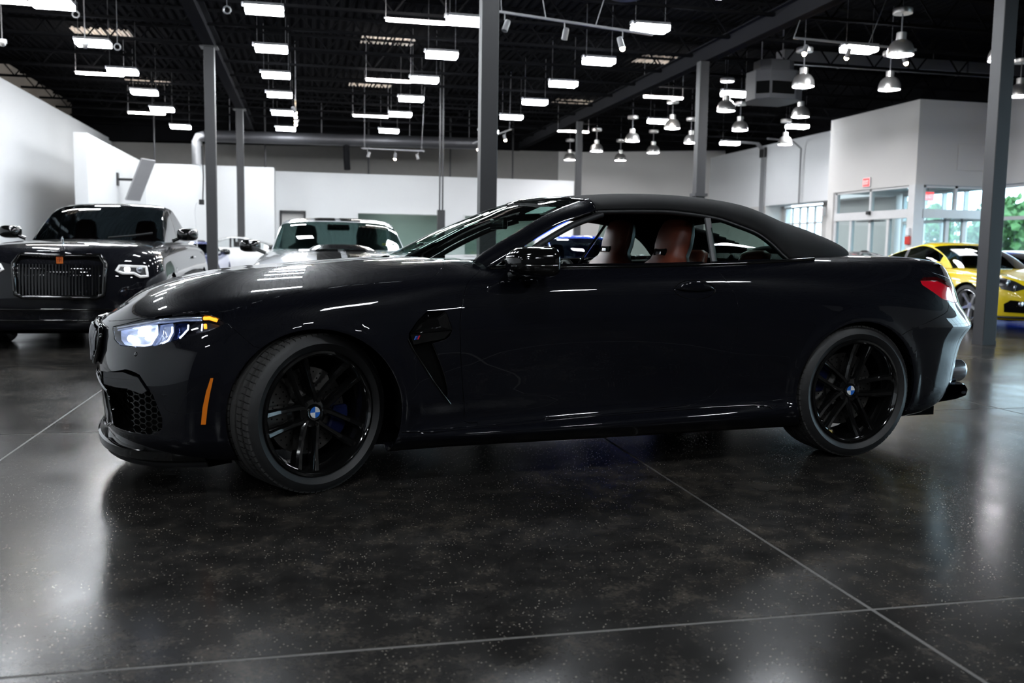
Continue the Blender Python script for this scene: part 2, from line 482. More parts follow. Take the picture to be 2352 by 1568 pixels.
# ---------------------------------------------------------------- columns
def column(x, y, top, label, s=.19, plate=False):
    t = thing('steel_column', label, 'column', (x, y, 0))
    m = MB(); m.rng((-s/2, -s/2, 0), (s/2, s/2, top)); sh = m.build('shaft', m_steel, t, bevel=.006)
    if plate: MB().rng((-s*.85, -s*.85, top-.02), (s*.85, s*.85, top)).build('cap_plate', m_steel, t)
    MB().rng((-s*.515, -s*.515, 0), (s*.515, s*.515, .05)).build('base_plate', m_steel, t)
    return t
column(8.31, 9.86, 5.05, 'dark grey square column standing in front of the yellow car', .19)
column(1.92, 9.90, ZD, 'dark grey square column rising behind the windscreen of the black convertible', .185)
column(-1.86, 19.3, 4.98, 'dark grey column behind the black luxury sedan, with a cable box on it', .20, True)
column(-1.86, 27.6, 4.98, 'far dark column in front of the white partition, right of the cabled one', .20, True)
column(8.05, 18.1, 5.05, 'dark column with a collar behind the soft top of the convertible', .20)
column(8.15, 27.3, 5.05, 'farthest dark column, left of the collared one above the soft top', .17)
t = MB(); t.rng((8.05-.14, 18.1-.14, 2.28), (8.05+.14, 18.1+.14, 2.34)); t.build('collar', m_steel, bpy.data.objects['steel_column.004']).location = (-8.05, -18.1, 0)

# ---------------------------------------------------------------- high-bay lights
ZL = 4.95
def highbay():
    t = bpy.data.objects.new('high_bay_light', None); COL.objects.link(t)
    m = MB(); m.rng((-.31, -.17, .02), (.31, .17, .07)); m.rng((-.36, -.05, .03), (-.31, .05, .09))
    m.build('housing', m_fix, t, bevel=.006)
    for y in (-.088, .088):
        q = MB()
        pr = [(-.078, .02), (-.076, -.045), (-.055, -.065), (.055, -.065), (.076, -.045), (.078, .02)]
        q.prism(pr, TR(-.30, y, 0) @ RZ(0) @ Matrix(((0, 0, 1, 0), (1, 0, 0, 0), (0, 1, 0, 0), (0, 0, 0, 1))), .60)
        q.build('led_lens', m_led, t)
    for x in (-.27, .27): c = MB().tube([(x, 0, .07), (x, 0, 1.105)], .004, 5); c.build('hanger', m_fix, t)
    return t
ORD = ('nearest', 'second', 'third', 'fourth', 'fifth', 'sixth', 'seventh')
hb = highbay(); first = True
def put(x, y, label):
    global first
    o = hb if first else copy_tree(hb)
    first = False
    o.location = (x, y, ZL)
    tag(o, label, 'light', 'high bay LED lights')
rows = (('along the left wall', -4.0, (16.5, 19.4, 22.3, 25.1, 28.0, 31.9)),
        ('left of the middle column', -.66, (15.9, 18.9, 21.7, 24.4, 27.6, 31.2)),
        ('crossing behind the middle column', 2.64, (15.7, 18.5, 21.25, 24.0, 26.8, 30.6)),
        ('right of the middle column', 5.80, (15.3, 18.15, 20.8, 23.5, 26.3, 29.8)),
        ('among the bell pendants', 10.1, (15.7, 20.8, 25.7)),
        ('near the right wall', 14.4, (25.4, 29.9)))
for (nm, x, ys) in rows:
    for k, y in enumerate(ys):
        put(x, y, 'white LED high bay light, %s in the row %s' % (ORD[k], nm))
for (nm, x) in (('along the left wall', -4.0), ('left of the middle column', -.66), ('crossing behind the middle column', 2.64), ('right of the middle column', 5.8)):
    for k, y in enumerate((13.0, 10.1, 7.2)):
        put(x, y, 'LED high bay light overhead, %s nearer one in the row %s' % (ORD[k] if k else 'next', nm))

for i, (nm, x) in enumerate((('left', -4.0), ('middle', 1.0), ('right', 5.8))):
    for k, y in enumerate((.8, -3.5, -8.0)):
        put(x, y, 'LED high bay light behind the camera, %s of the %s row' % (ORD[k], nm))

# strip lights that throw light up at the deck
def upstrip(x, y, label, n=4, L=1.05):
    t = thing('strip_light', label, 'light', (x, y, 5.03), 0, 'strip lights under the deck')
    MB().rng((-L/2-.03, -.012, .03), (L/2+.03, .012, .05)).build('tray', m_fix, t)
    sh = []
    for k in range(13):
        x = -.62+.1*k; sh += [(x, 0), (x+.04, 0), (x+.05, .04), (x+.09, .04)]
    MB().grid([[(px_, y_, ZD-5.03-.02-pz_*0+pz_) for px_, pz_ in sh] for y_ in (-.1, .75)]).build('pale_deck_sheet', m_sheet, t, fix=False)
    for x in (-L/2, L/2): MB().tube([(x, 0, .05), (x, 0, ZD-5.03)], .005, 5).build('hanger', m_fix, t)
    for k in range(n):
        a = -L/2+L*k/n
        MB().rng((a+.01, -.045, -.01), (a+L/n-.01, .045, .03)).build('led_segment', m_led2, t)
    return t
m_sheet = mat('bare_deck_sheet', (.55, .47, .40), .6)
m_led2 = mat('strip_led', (1, .97, .92), .5, emit=(1, .96, .90), es=90)
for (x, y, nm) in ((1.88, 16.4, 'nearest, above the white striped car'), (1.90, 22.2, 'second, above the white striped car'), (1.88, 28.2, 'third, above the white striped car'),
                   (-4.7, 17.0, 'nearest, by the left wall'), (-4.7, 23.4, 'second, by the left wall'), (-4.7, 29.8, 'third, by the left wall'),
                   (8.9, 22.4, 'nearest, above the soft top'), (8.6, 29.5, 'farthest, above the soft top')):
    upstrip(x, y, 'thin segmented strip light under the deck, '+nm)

# ---------------------------------------------------------------- bell pendants
def bell():
    t = bpy.data.objects.new('bell_pendant', None); COL.objects.link(t)
    m = MB(); m.lathe([(.204, .012), (.212, 0), (.216, .02), (.213, .07), (.200, .13), (.174, .185), (.135, .228), (.095, .25), (.080, .255), (.080, .37), (.074, .375), (0, .376)], 32, TR(0, 0, 0)); m.build('shade', m_shade, t, 50)
    MB().lathe([(0, .012), (.203, .012), (.205, .016)], 32).build('diffuser', m_bulb, t, 50)
    MB().tube([(0, 0, .375), (0, 0, .68)], .010, 8).build('stem', m_fix, t, 60)
    MB().lathe([(0, .68), (.155, .68), (.16, .69), (.16, .755), (.15, .765), (0, .765)], 28).build('ballast_box', m_shade, t, 40)
    MB().tube([(0, 0, .76), (0, 0, 1.64)], .004, 5).build('cable', m_fix, t)
    return t
bp_ = bell(); fb = True
PEND = [((9.71, 13.88), 'largest, at upper right under the lighting track'), ((11.5, 16.74), 'below the largest one, over the vestibule corner'), ((9.7, 16.95), 'half behind the grey duct box'),
        ((11.75, 20.6), 'lower right of the duct box'), ((9.65, 20.3), 'left of the duct box under a white high bay light'), ((11.5, 23.3), 'between the collared column and the duct box'),
        ((9.64, 23.55), 'left of the collared column, hanging highest there'), ((11.43, 26.4), 'touching the left edge of the collared column'), ((14.25, 25.8), 'over the far right corner by the pipes'),
        ((9.62, 26.6), 'right of the farthest column, third up'), ((11.38, 29.4), 'low, nearer the collared column than the farthest one'), ((9.45, 29.6), 'just right of the farthest column top, low'),
        ((9.42, 32.7), 'left of the farthest column, lowest'), ((11.2, 32.2), 'lowest in the middle, right of the farthest column'),
        ((14.46, 16.6), 'cut by the right edge of the picture'), ((11.57, 13.76), 'hidden behind the near right column')]
for (x, y), nm in PEND:
    o = bp_ if fb else copy_tree(bp_); fb = False
    o.location = (x, y, 4.43)
    tag(o, 'spun metal bell pendant lamp '+nm, 'pendant lamp', 'bell pendant lamps')
# ---------------------------------------------------------------- lofted car bodies
class Body:
    """half body (left side, y<0) lofted from feature rows that wrap round nose and tail"""
    def __init__(s, rows, x0f, x0r, nose=(3.0, 2.0), tail=(3.0, 2.0), nn=36, ns=170, nt=34, sub=6, crease=(), sig=.06, arches=(), post=None):
        s.rows = rows; K = len(rows)
        th = np.linspace(0, PI/2, nn+1)
        cols = []
        for r in rows:
            W = fair(r['w'], sig); Z = fair(r['z'], sig if 'sz' not in r else r['sz'])
            nf, mf = r.get('nose', nose); nr, mr = r.get('tail', tail)
            xf, xr = r['xf'], r['xr']
            def arc(L, nn_, n_, m_):
                t = np.linspace(0, 1, 4000)**1.0*PI/2
                q = np.cos(t)**(2/n_); f = np.sin(t)**(2/m_)
                d = np.concatenate([[0], np.cumsum(np.hypot(np.diff(q*L), np.diff(f*.93)))])
                e = np.linspace(0, d[-1], nn_+1)
                return np.interp(e, d, q), np.interp(e, d, f)
            qa, fa = arc(x0f-xf, nn, nf, mf)
            xa = x0f-(x0f-xf)*qa
            xb = np.linspace(x0f, x0r, ns+1)[1:-1]; fb = np.ones(ns-1)
            qc, fc = arc(xr-x0r, nt, nr, mr)
            xc = x0r+(xr-x0r)*qc[::-1]; fc = fc[::-1]
            x = np.concatenate([xa, xb, xc]); fac = np.concatenate([fa, fb, fc])
            w = W(x)*fac; z = Z(x)
            cols.append(np.stack([x, -w, z], 1))
        C = np.stack(cols, 1)                     # nu, K, 3
        d = np.maximum(np.linalg.norm(np.diff(C, axis=1), axis=2, keepdims=True), 1e-5)
        sl = np.diff(C, axis=1)/d
        mI = np.zeros_like(C); mO = np.zeros_like(C)
        for k in range(K):
            if k == 0: mI[:, k] = mO[:, k] = sl[:, 0]
            elif k == K-1: mI[:, k] = mO[:, k] = sl[:, -1]
            else:
                a, b = d[:, k-1], d[:, k]; cw = dict(crease).get(k, 0.)
                sm = (sl[:, k-1]*b+sl[:, k]*a)/(a+b)
                mI[:, k] = sm*(1-cw)+sl[:, k-1]*cw; mO[:, k] = sm*(1-cw)+sl[:, k]*cw
        out = []
        for k in range(K-1):
            for q in range(sub):
                t = q/sub
                out.append((2*t**3-3*t**2+1)*C[:, k]+(t**3-2*t**2+t)*d[:, k]*mO[:, k]+(-2*t**3+3*t**2)*C[:, k+1]+(t**3-t**2)*d[:, k]*mI[:, k+1])
        out.append(C[:, -1])
        P = np.stack(out, 1)
        # flared lips over the wheels
        for (cx, cz, R, amt) in arches:
            rr = np.hypot(P[:, :, 0]-cx, P[:, :, 2]-cz)
            P[:, :, 1] -= amt*np.exp(-((rr-R)/.035)**2)*(P[:, :, 2] > .15)*(P[:, :, 1] < -.6)
        if post: P = post(P)
        P[0, :, 1] = 0; P[-1, :, 1] = 0
        s.P = P; s.nu, s.nv = P.shape[:2]
        s.normals(); s.bvh_make()
    def normals(s):
        P = s.P
        Pu = np.gradient(P, axis=0); Pv = np.gradient(P, axis=1)
        # mirror across the centre plane for the end columns
        m = P[1]*[1, -1, 1]; Pu[0] = P[1]-m
        m = P[-2]*[1, -1, 1]; Pu[-1] = m-P[-2]
        N = np.cross(Pu, Pv)
        L = np.linalg.norm(N, axis=2, keepdims=True)
        N = N/np.maximum(L, 1e-9)
        bad = (L[:, :, 0] < 1e-9)
        for i, j in zip(*np.nonzero(bad)):
            N[i, j] = N[min(i+1, s.nu-1) if i < s.nu//2 else i-1, j]
        if abs(P[:, -1, 1]).max() < 1e-4: N[:, -1, 1] = 0
        N[0, :, 1] = 0; N[-1, :, 1] = 0
        s.N = N/np.maximum(np.linalg.norm(N, axis=2, keepdims=True), 1e-9)
    def bvh_make(s):
        nv = s.nv
        s.quads = [(i*nv+j, (i+1)*nv+j, (i+1)*nv+j+1, i*nv+j+1) for i in range(s.nu-1) for j in range(nv-1)]
        s.V = s.P.reshape(-1, 3).copy(); s.VN = s.N.reshape(-1, 3).copy()
        s.bvh = BVHTree.FromPolygons([tuple(p) for p in s.V], s.quads)
        q = np.array(s.quads)
        s.cen = s.V[q].mean(1)
    def side(s, x, z):
        """point and normal on the skin seen square from the left side"""
        h = s.bvh.ray_cast(Vector((x, -3, z)), Vector((0, 1, 0)))
        if h[0] is None:
            h = s.bvh.find_nearest(Vector((x, -.9, z)))
        return h[0], h[1]
    def near(s, p):
        h = s.bvh.find_nearest(Vector(p))
        return h[0], (h[1] if h[1].y < 0.2 or True else -h[1])
    holes = ()
    def label(s, fn, lines, snap=.035):
        """fn(cen)->label per face; vertices between labels slide onto the nearest shut line"""
        s.lab = np.array([fn(c) for c in s.cen], dtype=object)
        vl = {}
        for q, l in zip(s.quads, s.lab):
            for a in q: vl.setdefault(a, set()).add(l)
        pts = []
        for ln in lines:
            ln = np.asarray(ln, float)
            for a, b in zip(ln[:-1], ln[1:]):
                n = max(2, int(np.hypot(*(b-a))/.003))
                pts.append(a+(b-a)*np.linspace(0, 1, n)[:, None])
        pts = np.concatenate(pts)
        for a, ls in vl.items():
            if len(ls) < 2: continue
            p = s.V[a]
            if abs(p[1]) < 1e-4: continue
            hit = None
            if None in ls:
                for (cx, cz, R) in s.holes:
                    r = math.hypot(p[0]-cx, p[2]-cz)
                    if abs(r-R) < .06: hit = (cx+(p[0]-cx)/r*R, cz+(p[2]-cz)/r*R)
            d2 = (pts[:, 0]-p[0])**2+(pts[:, 1]-p[2])**2
            k = int(d2.argmin())
            if hit or d2[k] < snap**2:
                x, z = hit or pts[k]
                h = s.bvh.ray_cast(Vector((x, p[1]-.12, z)), Vector((0, 1, 0)), .4)
                if h[0] is not None:
                    s.V[a] = h[0]
                    q = s.quads[h[2]]; wq = np.array([1/(np.linalg.norm(s.P.reshape(-1, 3)[b]-np.array(h[0]))+1e-4)**2 for b in q])
                    nn = (s.N.reshape(-1, 3)[list(q)]*wq[:, None]).sum(0); s.VN[a] = nn/np.linalg.norm(nn)
                else: s.V[a] = (x, p[1], z)
    def panel(s, name, labels, m, parent, gap=.0018, flange=.014, both=False, push=0., right=True, edge=.003):
        if isinstance(labels, str): labels = (labels,)
        F = [q for q, l in zip(s.quads, s.lab) if l in labels]
        if not F: return None
        vid = {}
        V = []; N = []
        def g(a):
            if a not in vid:
                vid[a] = len(V); V.append(s.V[a].copy()+s.VN[a]*push); N.append(s.VN[a].copy())
            return vid[a]
        faces = []
        ecount = {}
        for q in F:
            q2 = []
            for a in q:
                b = g(a)
                if not q2 or np.abs(V[b]-V[q2[-1]]).max() > 1e-6: q2.append(b)
            if len(q2) > 1 and np.abs(V[q2[0]]-V[q2[-1]]).max() < 1e-6: q2.pop()
            if len(q2) >= 3: faces.append(tuple(q2))
            r = [vid[a] for a in q]
            for a, b in zip(r, r[1:]+r[:1]): ecount[(a, b)] = 1
        be = [(a, b) for (a, b) in ecount if (b, a) not in ecount]
        if both:
            be = [(a, b) for a, b in be if not (abs(V[a][1]) < 1e-5 and abs(V[b][1]) < 1e-5)]
        bv = set(x for e in be for x in e)
        inn = {a: np.zeros(3) for a in bv}
        for q in faces:
            c = np.mean([V[a] for a in q], axis=0)
            for a in q:
                if a in inn: inn[a] += c-V[a]
        r2, r3 = {}, {}
        for a in bv:
            d = inn[a]-N[a]*np.dot(inn[a], N[a])
            L = np.linalg.norm(d); d = d/L if L > 1e-9 else d
            if both and abs(V[a][1]) < 1e-5: d[1] = 0
            V[a] = V[a]+d*gap
            r2[a] = len(V); V.append(V[a]-N[a]*edge-d*edge*.35); N.append(-d)
            r3[a] = len(V); V.append(V[r2[a]]-N[a]*flange); N.append(-d)
        for a, b in be:
            faces.append((b, a, r2[a], r2[b])); faces.append((r2[b], r2[a], r3[a], r3[b]))
        V = np.array(V); N = np.array(N)
        if both:
            n = len(V)
            V = np.concatenate([V, V*[1, -1, 1]]); N = np.concatenate([N, N*[1, -1, 1]])
            faces = faces+[tuple(i+n for i in q[::-1]) for q in faces]
        me = bpy.data.meshes.new(name)
        me.from_pydata([tuple(p) for p in V], [], faces)
        me.shade_smooth()
        L = np.linalg.norm(N, axis=1); N[L < 1e-6] = (0, 0, 1)
        me.normals_split_custom_set_from_vertices([tuple(p) for p in N])
        o = link(name, me, m, parent)
        if right and not both:
            r = bpy.data.objects.new(name, me); COL.objects.link(r); r.parent = parent
            r.scale = (1, -1, 1)
        return o
def inpoly(x, z, poly):
    c = False; n = len(poly); j = n-1
    for i in range(n):
        xi, zi = poly[i]; xj, zj = poly[j]
        if (zi > z) != (zj > z) and x < (xj-xi)*(z-zi)/(zj-zi)+xi: c = not c
        j = i
    return c
def circ(cx, cz, R, a0=0, a1=2*PI, n=90):
    return [(cx+R*math.cos(a0+(a1-a0)*k/n), cz+R*math.sin(a0+(a1-a0)*k/n)) for k in range(n+1)]
# ---------------------------------------------------------------- the black convertible: skin
WB = 2.827
def row(w, z, xf, xr, **k): return dict(w=w, z=z, xf=xf, xr=xr, **k)
XS = (-.95, -.7, -.4, 0, .4, .65, 1.3, 2.0, 2.4, 2.83, 3.3, 3.6, 3.95)
def kk(vals): return [(x, v) for x, v in zip(XS, vals) if v is not None]
ROWS = [
 row(kk((.70,.72,.74,.74,.74,.74,.74,.74,.74,.74,.74,.72,.70)), kk((.185,.175,.165,.16,.16,.16,.16,.165,.17,.18,.205,.27,.30)), -.84, 3.70, nose=(4,2.2), tail=(3.2,2.1)),
 row(kk((.87,.88,.89,.89,.88,.87,.87,.875,.885,.90,.885,.87,.85)), kk((.20,.185,.172,.17,.17,.17,.17,.175,.18,.19,.215,.28,.31)), -.90, 3.84, nose=(4,2.2), tail=(3.2,2.1)),
 row(kk((.915,.925,.93,.93,.925,.93,.935,.938,.935,.93,.915,.90,.88)), kk((.25,.245,.24,.24,.235,.235,.247,.262,.268,.275,.30,.35,.38)), -.925, 3.88, nose=(4,2.2), tail=(3.2,2.1)),
 row(kk((.92,.93,.935,.935,.92,.905,.898,.905,.92,.94,.925,.91,.89)), kk((.32,.31,.30,.29,.272,.268,.288,.306,.32,.35,.38,.42,.44)), -.935, 3.89, nose=(4,2.2), tail=(3.2,2.1)),
 row(kk((.93,.938,.942,.945,.93,.912,.893,.902,.925,.948,.935,.92,.90)), kk((.41,.41,.415,.42,.41,.40,.42,.44,.45,.46,.48,.51,.53)), -.945, 3.90, nose=(3.8,2.1), tail=(3.2,2.1)),
 row(kk((.925,.938,.944,.950,.938,.925,.908,.914,.935,.955,.942,.925,.91)), kk((.50,.52,.545,.56,.56,.555,.56,.57,.58,.59,.60,.605,.61)), -.955, 3.94, nose=(3.6,2.1), tail=(3.2,2.1)),
 row(kk((.91,.925,.936,.946,.942,.936,.925,.926,.942,.955,.945,.935,.92)), kk((.58,.62,.66,.70,.71,.71,.72,.735,.74,.74,.71,.69,.68)), -.96, 4.02, nose=(3.3,2.0), tail=(3.2,2.1)),
 row(kk((.885,.895,.912,.930,.930,.926,.920,.921,.932,.938,.918,.90,.87)), kk((.65,.70,.755,.80,.82,.825,.835,.845,.85,.85,.83,.81,.79)), -.965, 3.98),
 row(kk((.83,.835,.845,.862,.875,.885,.892,.893,.892,.885,.860,.84,.81)), kk((.70,.775,.835,.885,.915,.93,.94,.95,.955,.96,.95,.93,.90)), -.95, 3.96),
 row(kk((.75,.74,.735,.735,.765,.80,.828,.828,.815,.785,.755,.73,.70)), kk((.715,.825,.89,.94,.972,.99,1.0,1.02,1.042,1.055,1.052,1.035,1.0)), -.93, 3.96),
 row(kk((.52,.52,.52,.52,.54,.56,.58,.58,.57,.55,.53,.51,.49)), [(-.95,.70),(-.9,.735),(-.82,.80),(-.73,.852),(-.63,.89),(-.45,.93),(-.3,.955),(0,.982),(.26,1.005),(.43,1.02),(.65,1.035),(1.3,1.05),(2.0,1.05),(2.4,1.068),(2.83,1.078),(3.3,1.078),(3.6,1.066),(3.8,1.05),(3.95,1.03)], -.915, 3.955),
 row(kk((.27,.27,.27,.27,.28,.29,.30,.30,.30,.29,.27,.26,.25)), [(-.95,.70),(-.9,.742),(-.82,.815),(-.73,.866),(-.63,.905),(-.45,.945),(-.3,.97),(0,.995),(.26,1.02),(.43,1.032),(.65,1.045),(1.3,1.06),(2.0,1.06),(2.4,1.075),(2.83,1.085),(3.3,1.084),(3.6,1.073),(3.8,1.062),(3.95,1.045)], -.912, 3.955),
 row(kk((0.,)*13), [(-.95,.70),(-.9,.742),(-.82,.812),(-.73,.862),(-.63,.90),(-.45,.94),(-.3,.965),(0,.99),(.26,1.015),(.43,1.03),(.65,1.045),(1.3,1.06),(2.0,1.06),(2.4,1.075),(2.83,1.085),(3.3,1.084),(3.6,1.074),(3.8,1.064),(3.95,1.05)], -.91, 3.955),
]
FAX, RAX = (0.0, .352), (WB, .356)
RA = .376
B8 = Body(ROWS, -.25, 3.12, nose=(2.9, 2.0), tail=(2.8, 2.0), nn=56, ns=180, nt=54, sub=6, crease=((6, .45),), sig=.05,
          arches=((FAX[0], FAX[1], RA+.012, .010), (RAX[0], RAX[1], RA+.012, .012)))
# outlines on the skin: (x, z, y) in metres from the front axle
FEAT = {
 'door_front': [(0.758, 1.0, -0.792), (0.746, 0.978, -0.831), (0.71, 0.957, -0.86), (0.681, 0.935, -0.881), (0.662, 0.906, -0.9), (0.649, 0.873, -0.913), (0.634, 0.811, -0.929), (0.626, 0.748, -0.935), (0.631, 0.627, -0.932), (0.646, 0.464, -0.918), (0.66, 0.348, -0.903), (0.661, 0.279, -0.902)],
 'door_rear': [(1.998, 1.038, -0.794), (1.98, 1.018, -0.829), (2.01, 0.967, -0.882), (2.046, 0.907, -0.91), (2.067, 0.866, -0.919), (2.077, 0.837, -0.923), (2.087, 0.789, -0.927), (2.089, 0.75, -0.928), (2.085, 0.701, -0.926), (2.08, 0.661, -0.924), (2.051, 0.588, -0.917), (2.048, 0.516, -0.91), (2.034, 0.462, -0.904), (2.004, 0.4, -0.899), (1.975, 0.369, -0.895), (1.939, 0.347, -0.894), (1.838, 0.316, -0.897), (1.545, 0.302, -0.896), (0.992, 0.276, -0.9), (0.661, 0.279, -0.902)],
 'hood': [(0.608, 1.015, -0.71), (0.58, 0.992, -0.778), (0.557, 0.972, -0.814), (0.53, 0.957, -0.837), (0.499, 0.945, -0.851), (0.37, 0.931, -0.851), (0.137, 0.912, -0.844), (-0.053, 0.887, -0.849), (-0.237, 0.847, -0.865), (-0.381, 0.802, -0.879), (-0.52, 0.798, -0.83), (-0.715, 0.766, -0.7), (-0.878, 0.731, -0.414)],
 'bump_f': [(-0.387, 0.762, -0.906), (-0.379, 0.755, -0.911), (-0.297, 0.679, -0.939), (-0.245, 0.632, -0.952)],
 'bump_r': [(3.489, 0.836, -0.855), (3.481, 0.822, -0.865), (3.46, 0.794, -0.886), (3.444, 0.781, -0.897), (3.413, 0.767, -0.911), (3.38, 0.759, -0.921), (3.132, 0.678, -0.952), (3.051, 0.645, -0.96)],
 'headlight': [(-0.856, 0.713, -0.51), (-0.715, 0.761, -0.706), (-0.52, 0.793, -0.835), (-0.451, 0.786, -0.871), (-0.416, 0.776, -0.89), (-0.386, 0.755, -0.91), (-0.452, 0.723, -0.908), (-0.59, 0.681, -0.868), (-0.678, 0.654, -0.819), (-0.75, 0.644, -0.746), (-0.817, 0.642, -0.643), (-0.842, 0.661, -0.583)],
 'amber': [(-0.468, 0.789, -0.863), (-0.416, 0.777, -0.889), (-0.389, 0.755, -0.909), (-0.426, 0.741, -0.907), (-0.466, 0.73, -0.901), (-0.476, 0.757, -0.883)],
 'vent': [(0.471, 0.798, -0.934), (0.56, 0.802, -0.932), (0.592, 0.717, -0.937), (0.572, 0.676, -0.937), (0.501, 0.658, -0.938), (0.56, 0.512, -0.926), (0.589, 0.377, -0.913), (0.495, 0.499, -0.93), (0.422, 0.612, -0.939), (0.389, 0.675, -0.942), (0.391, 0.705, -0.942), (0.427, 0.756, -0.939)],
 'vent_up': [(0.475, 0.794, -0.935), (0.56, 0.798, -0.933), (0.59, 0.717, -0.937), (0.395, 0.701, -0.942), (0.427, 0.752, -0.939)],
 'badge': [(0.395, 0.699, -0.942), (0.586, 0.713, -0.937), (0.552, 0.678, -0.938), (0.411, 0.654, -0.941)],
 'marker': [(-0.438, 0.529, -0.94), (-0.449, 0.529, -0.939), (-0.467, 0.474, -0.937), (-0.482, 0.406, -0.934), (-0.49, 0.334, -0.93), (-0.471, 0.334, -0.932), (-0.463, 0.406, -0.936), (-0.451, 0.47, -0.939)],
 'tail': [(3.271, 0.945, -0.862), (3.311, 0.962, -0.843), (3.436, 0.964, -0.808), (3.56, 0.931, -0.772), (3.642, 0.868, -0.749), (3.633, 0.822, -0.778), (3.535, 0.825, -0.838), (3.427, 0.847, -0.875), (3.344, 0.891, -0.879), (3.286, 0.922, -0.874)],
 'intake': [(-0.917, 0.503, -0.412), (-0.787, 0.549, -0.737), (-0.735, 0.538, -0.807), (-0.68, 0.458, -0.863), (-0.644, 0.359, -0.885), (-0.645, 0.313, -0.883), (-0.684, 0.285, -0.857), (-0.775, 0.283, -0.762), (-0.852, 0.283, -0.603), (-0.888, 0.339, -0.495), (-0.912, 0.426, -0.406)],
 'mesh': [(-0.878, 0.43, -0.546), (-0.755, 0.459, -0.792), (-0.683, 0.323, -0.86), (-0.692, 0.296, -0.851), (-0.809, 0.286, -0.704), (-0.849, 0.34, -0.624)],
 'kidney': [(-0.882, 0.725, -0.415), (-0.87, 0.628, -0.536), (-0.894, 0.59, -0.48), (-0.943, 0.513, -0.248), (-0.947, 0.557, -0.218), (-0.958, 0.642, -0.16), (-0.954, 0.691, -0.104), (-0.909, 0.73, -0.269)],
 'handle': [(1.723, 0.9, -0.91), (1.849, 0.945, -0.894), (1.958, 0.9, -0.911), (1.839, 0.851, -0.919)],
 'skirt': [(0.327, 0.267, -0.926), (0.56, 0.251, -0.921), (0.944, 0.267, -0.907), (1.631, 0.287, -0.907), (2.123, 0.297, -0.916), (2.275, 0.296, -0.923)],
 'hl_c1': [(-0.67, 0.733, -0.777), (-0.669, 0.707, -0.795), (-0.695, 0.665, -0.796), (-0.721, 0.657, -0.774), (-0.758, 0.656, -0.729), (-0.775, 0.673, -0.694)],
 'hl_c2': [(-0.606, 0.741, -0.824), (-0.606, 0.719, -0.838), (-0.623, 0.685, -0.846), (-0.648, 0.671, -0.835)],
 'hl_c3': [(-0.54, 0.752, -0.857), (-0.542, 0.733, -0.868), (-0.576, 0.695, -0.87)],
 'hl_c4': [(-0.483, 0.757, -0.88), (-0.486, 0.728, -0.895)],
 'hl_top': [(-0.839, 0.714, -0.549), (-0.752, 0.74, -0.677), (-0.661, 0.763, -0.763), (-0.555, 0.778, -0.829), (-0.482, 0.781, -0.863)],
 'hl_amb': [(-0.475, 0.778, -0.868), (-0.451, 0.779, -0.877), (-0.422, 0.77, -0.892)],
 'hl_amb2': [(-0.47, 0.754, -0.887), (-0.469, 0.737, -0.897)],
 'hl_beam': [(-0.746, 0.715, -0.706), (-0.8, 0.682, -0.648)],
 'hl_f1': [(-0.838, 0.705, -0.559), (-0.771, 0.731, -0.657), (-0.671, 0.75, -0.763), (-0.671, 0.706, -0.794), (-0.695, 0.666, -0.795), (-0.728, 0.655, -0.767), (-0.815, 0.648, -0.644), (-0.834, 0.666, -0.597)],
 'hl_f2': [(-0.66, 0.749, -0.774), (-0.607, 0.759, -0.81), (-0.607, 0.719, -0.837), (-0.625, 0.687, -0.844), (-0.678, 0.661, -0.815), (-0.692, 0.661, -0.801), (-0.667, 0.705, -0.798)],
 'hl_f3': [(-0.595, 0.757, -0.82), (-0.543, 0.764, -0.847), (-0.545, 0.735, -0.865), (-0.573, 0.703, -0.868), (-0.611, 0.684, -0.854), (-0.597, 0.723, -0.842)],
 'nosebadge': [(-0.872, 0.769, -0.091)],
 'sensor': [(-0.746, 0.616, -0.767)],
}
# ---------------------------------------------------------------- the black convertible: parts
CAR_A = 0.10912
CAR_O = (-.0522, 4.9264, 0)
CAR = thing('convertible_car', 'glossy black convertible with black soft top and black wheels in the foreground', 'car', CAR_O, CAR_A)
m_paint = mat('black_paint', (.0042, .0045, .0068), .34, 0, 1.0, noise=(1400, .6), croug=.008, spec=.03)
m_gloss = mat('gloss_black_trim', (.004, .004, .004), .08, 0, .6)
m_trim = mat('black_rubber_trim', (.012, .012, .013), .45)
m_dark = mat('dark_cavity', (.003, .003, .003), .8, spec=.05)
m_fab = mat('soft_top_fabric', (.014, .0135, .014), .92, noise=(420, .35), bump=(900, .35), spec=.25)
m_tread = mat('tyre_tread', (.040, .039, .038), .8, noise=(60, .2), bump=(250, .1), spec=.3)
m_rub = mat('tyre_rubber', (.012, .012, .0125), .5, noise=(60, .15), bump=(250, .06))
m_rim = mat('gloss_black_rim', (.004, .004, .004), .10, 0, 1.0)
m_disc = mat('brake_steel', (.14, .135, .13), .38, 1.0, noise=(80, .1))
m_chrome = mat('chrome', (.75, .76, .78), .08, 1.0)
m_blue = mat('caliper_blue', (.003, .007, .045), .6, spec=.2)
m_wht = mat('emblem_white', (.8, .8, .8), .3)
m_eblue = mat('emblem_blue', (.02, .14, .55), .3)
m_leather = mat('red_brown_leather', (.15, .036, .020), .42, noise=(30, .12), bump=(300, .15))
m_bleather = mat('black_leather', (.014, .012, .012), .5, bump=(300, .12))
m_glass = glass('windscreen_glass', (.62, .74, .70))
m_dglass = glass('tinted_glass', (.40, .50, .47))
m_lens = glass('clear_lens', (.93, .95, 1.0))

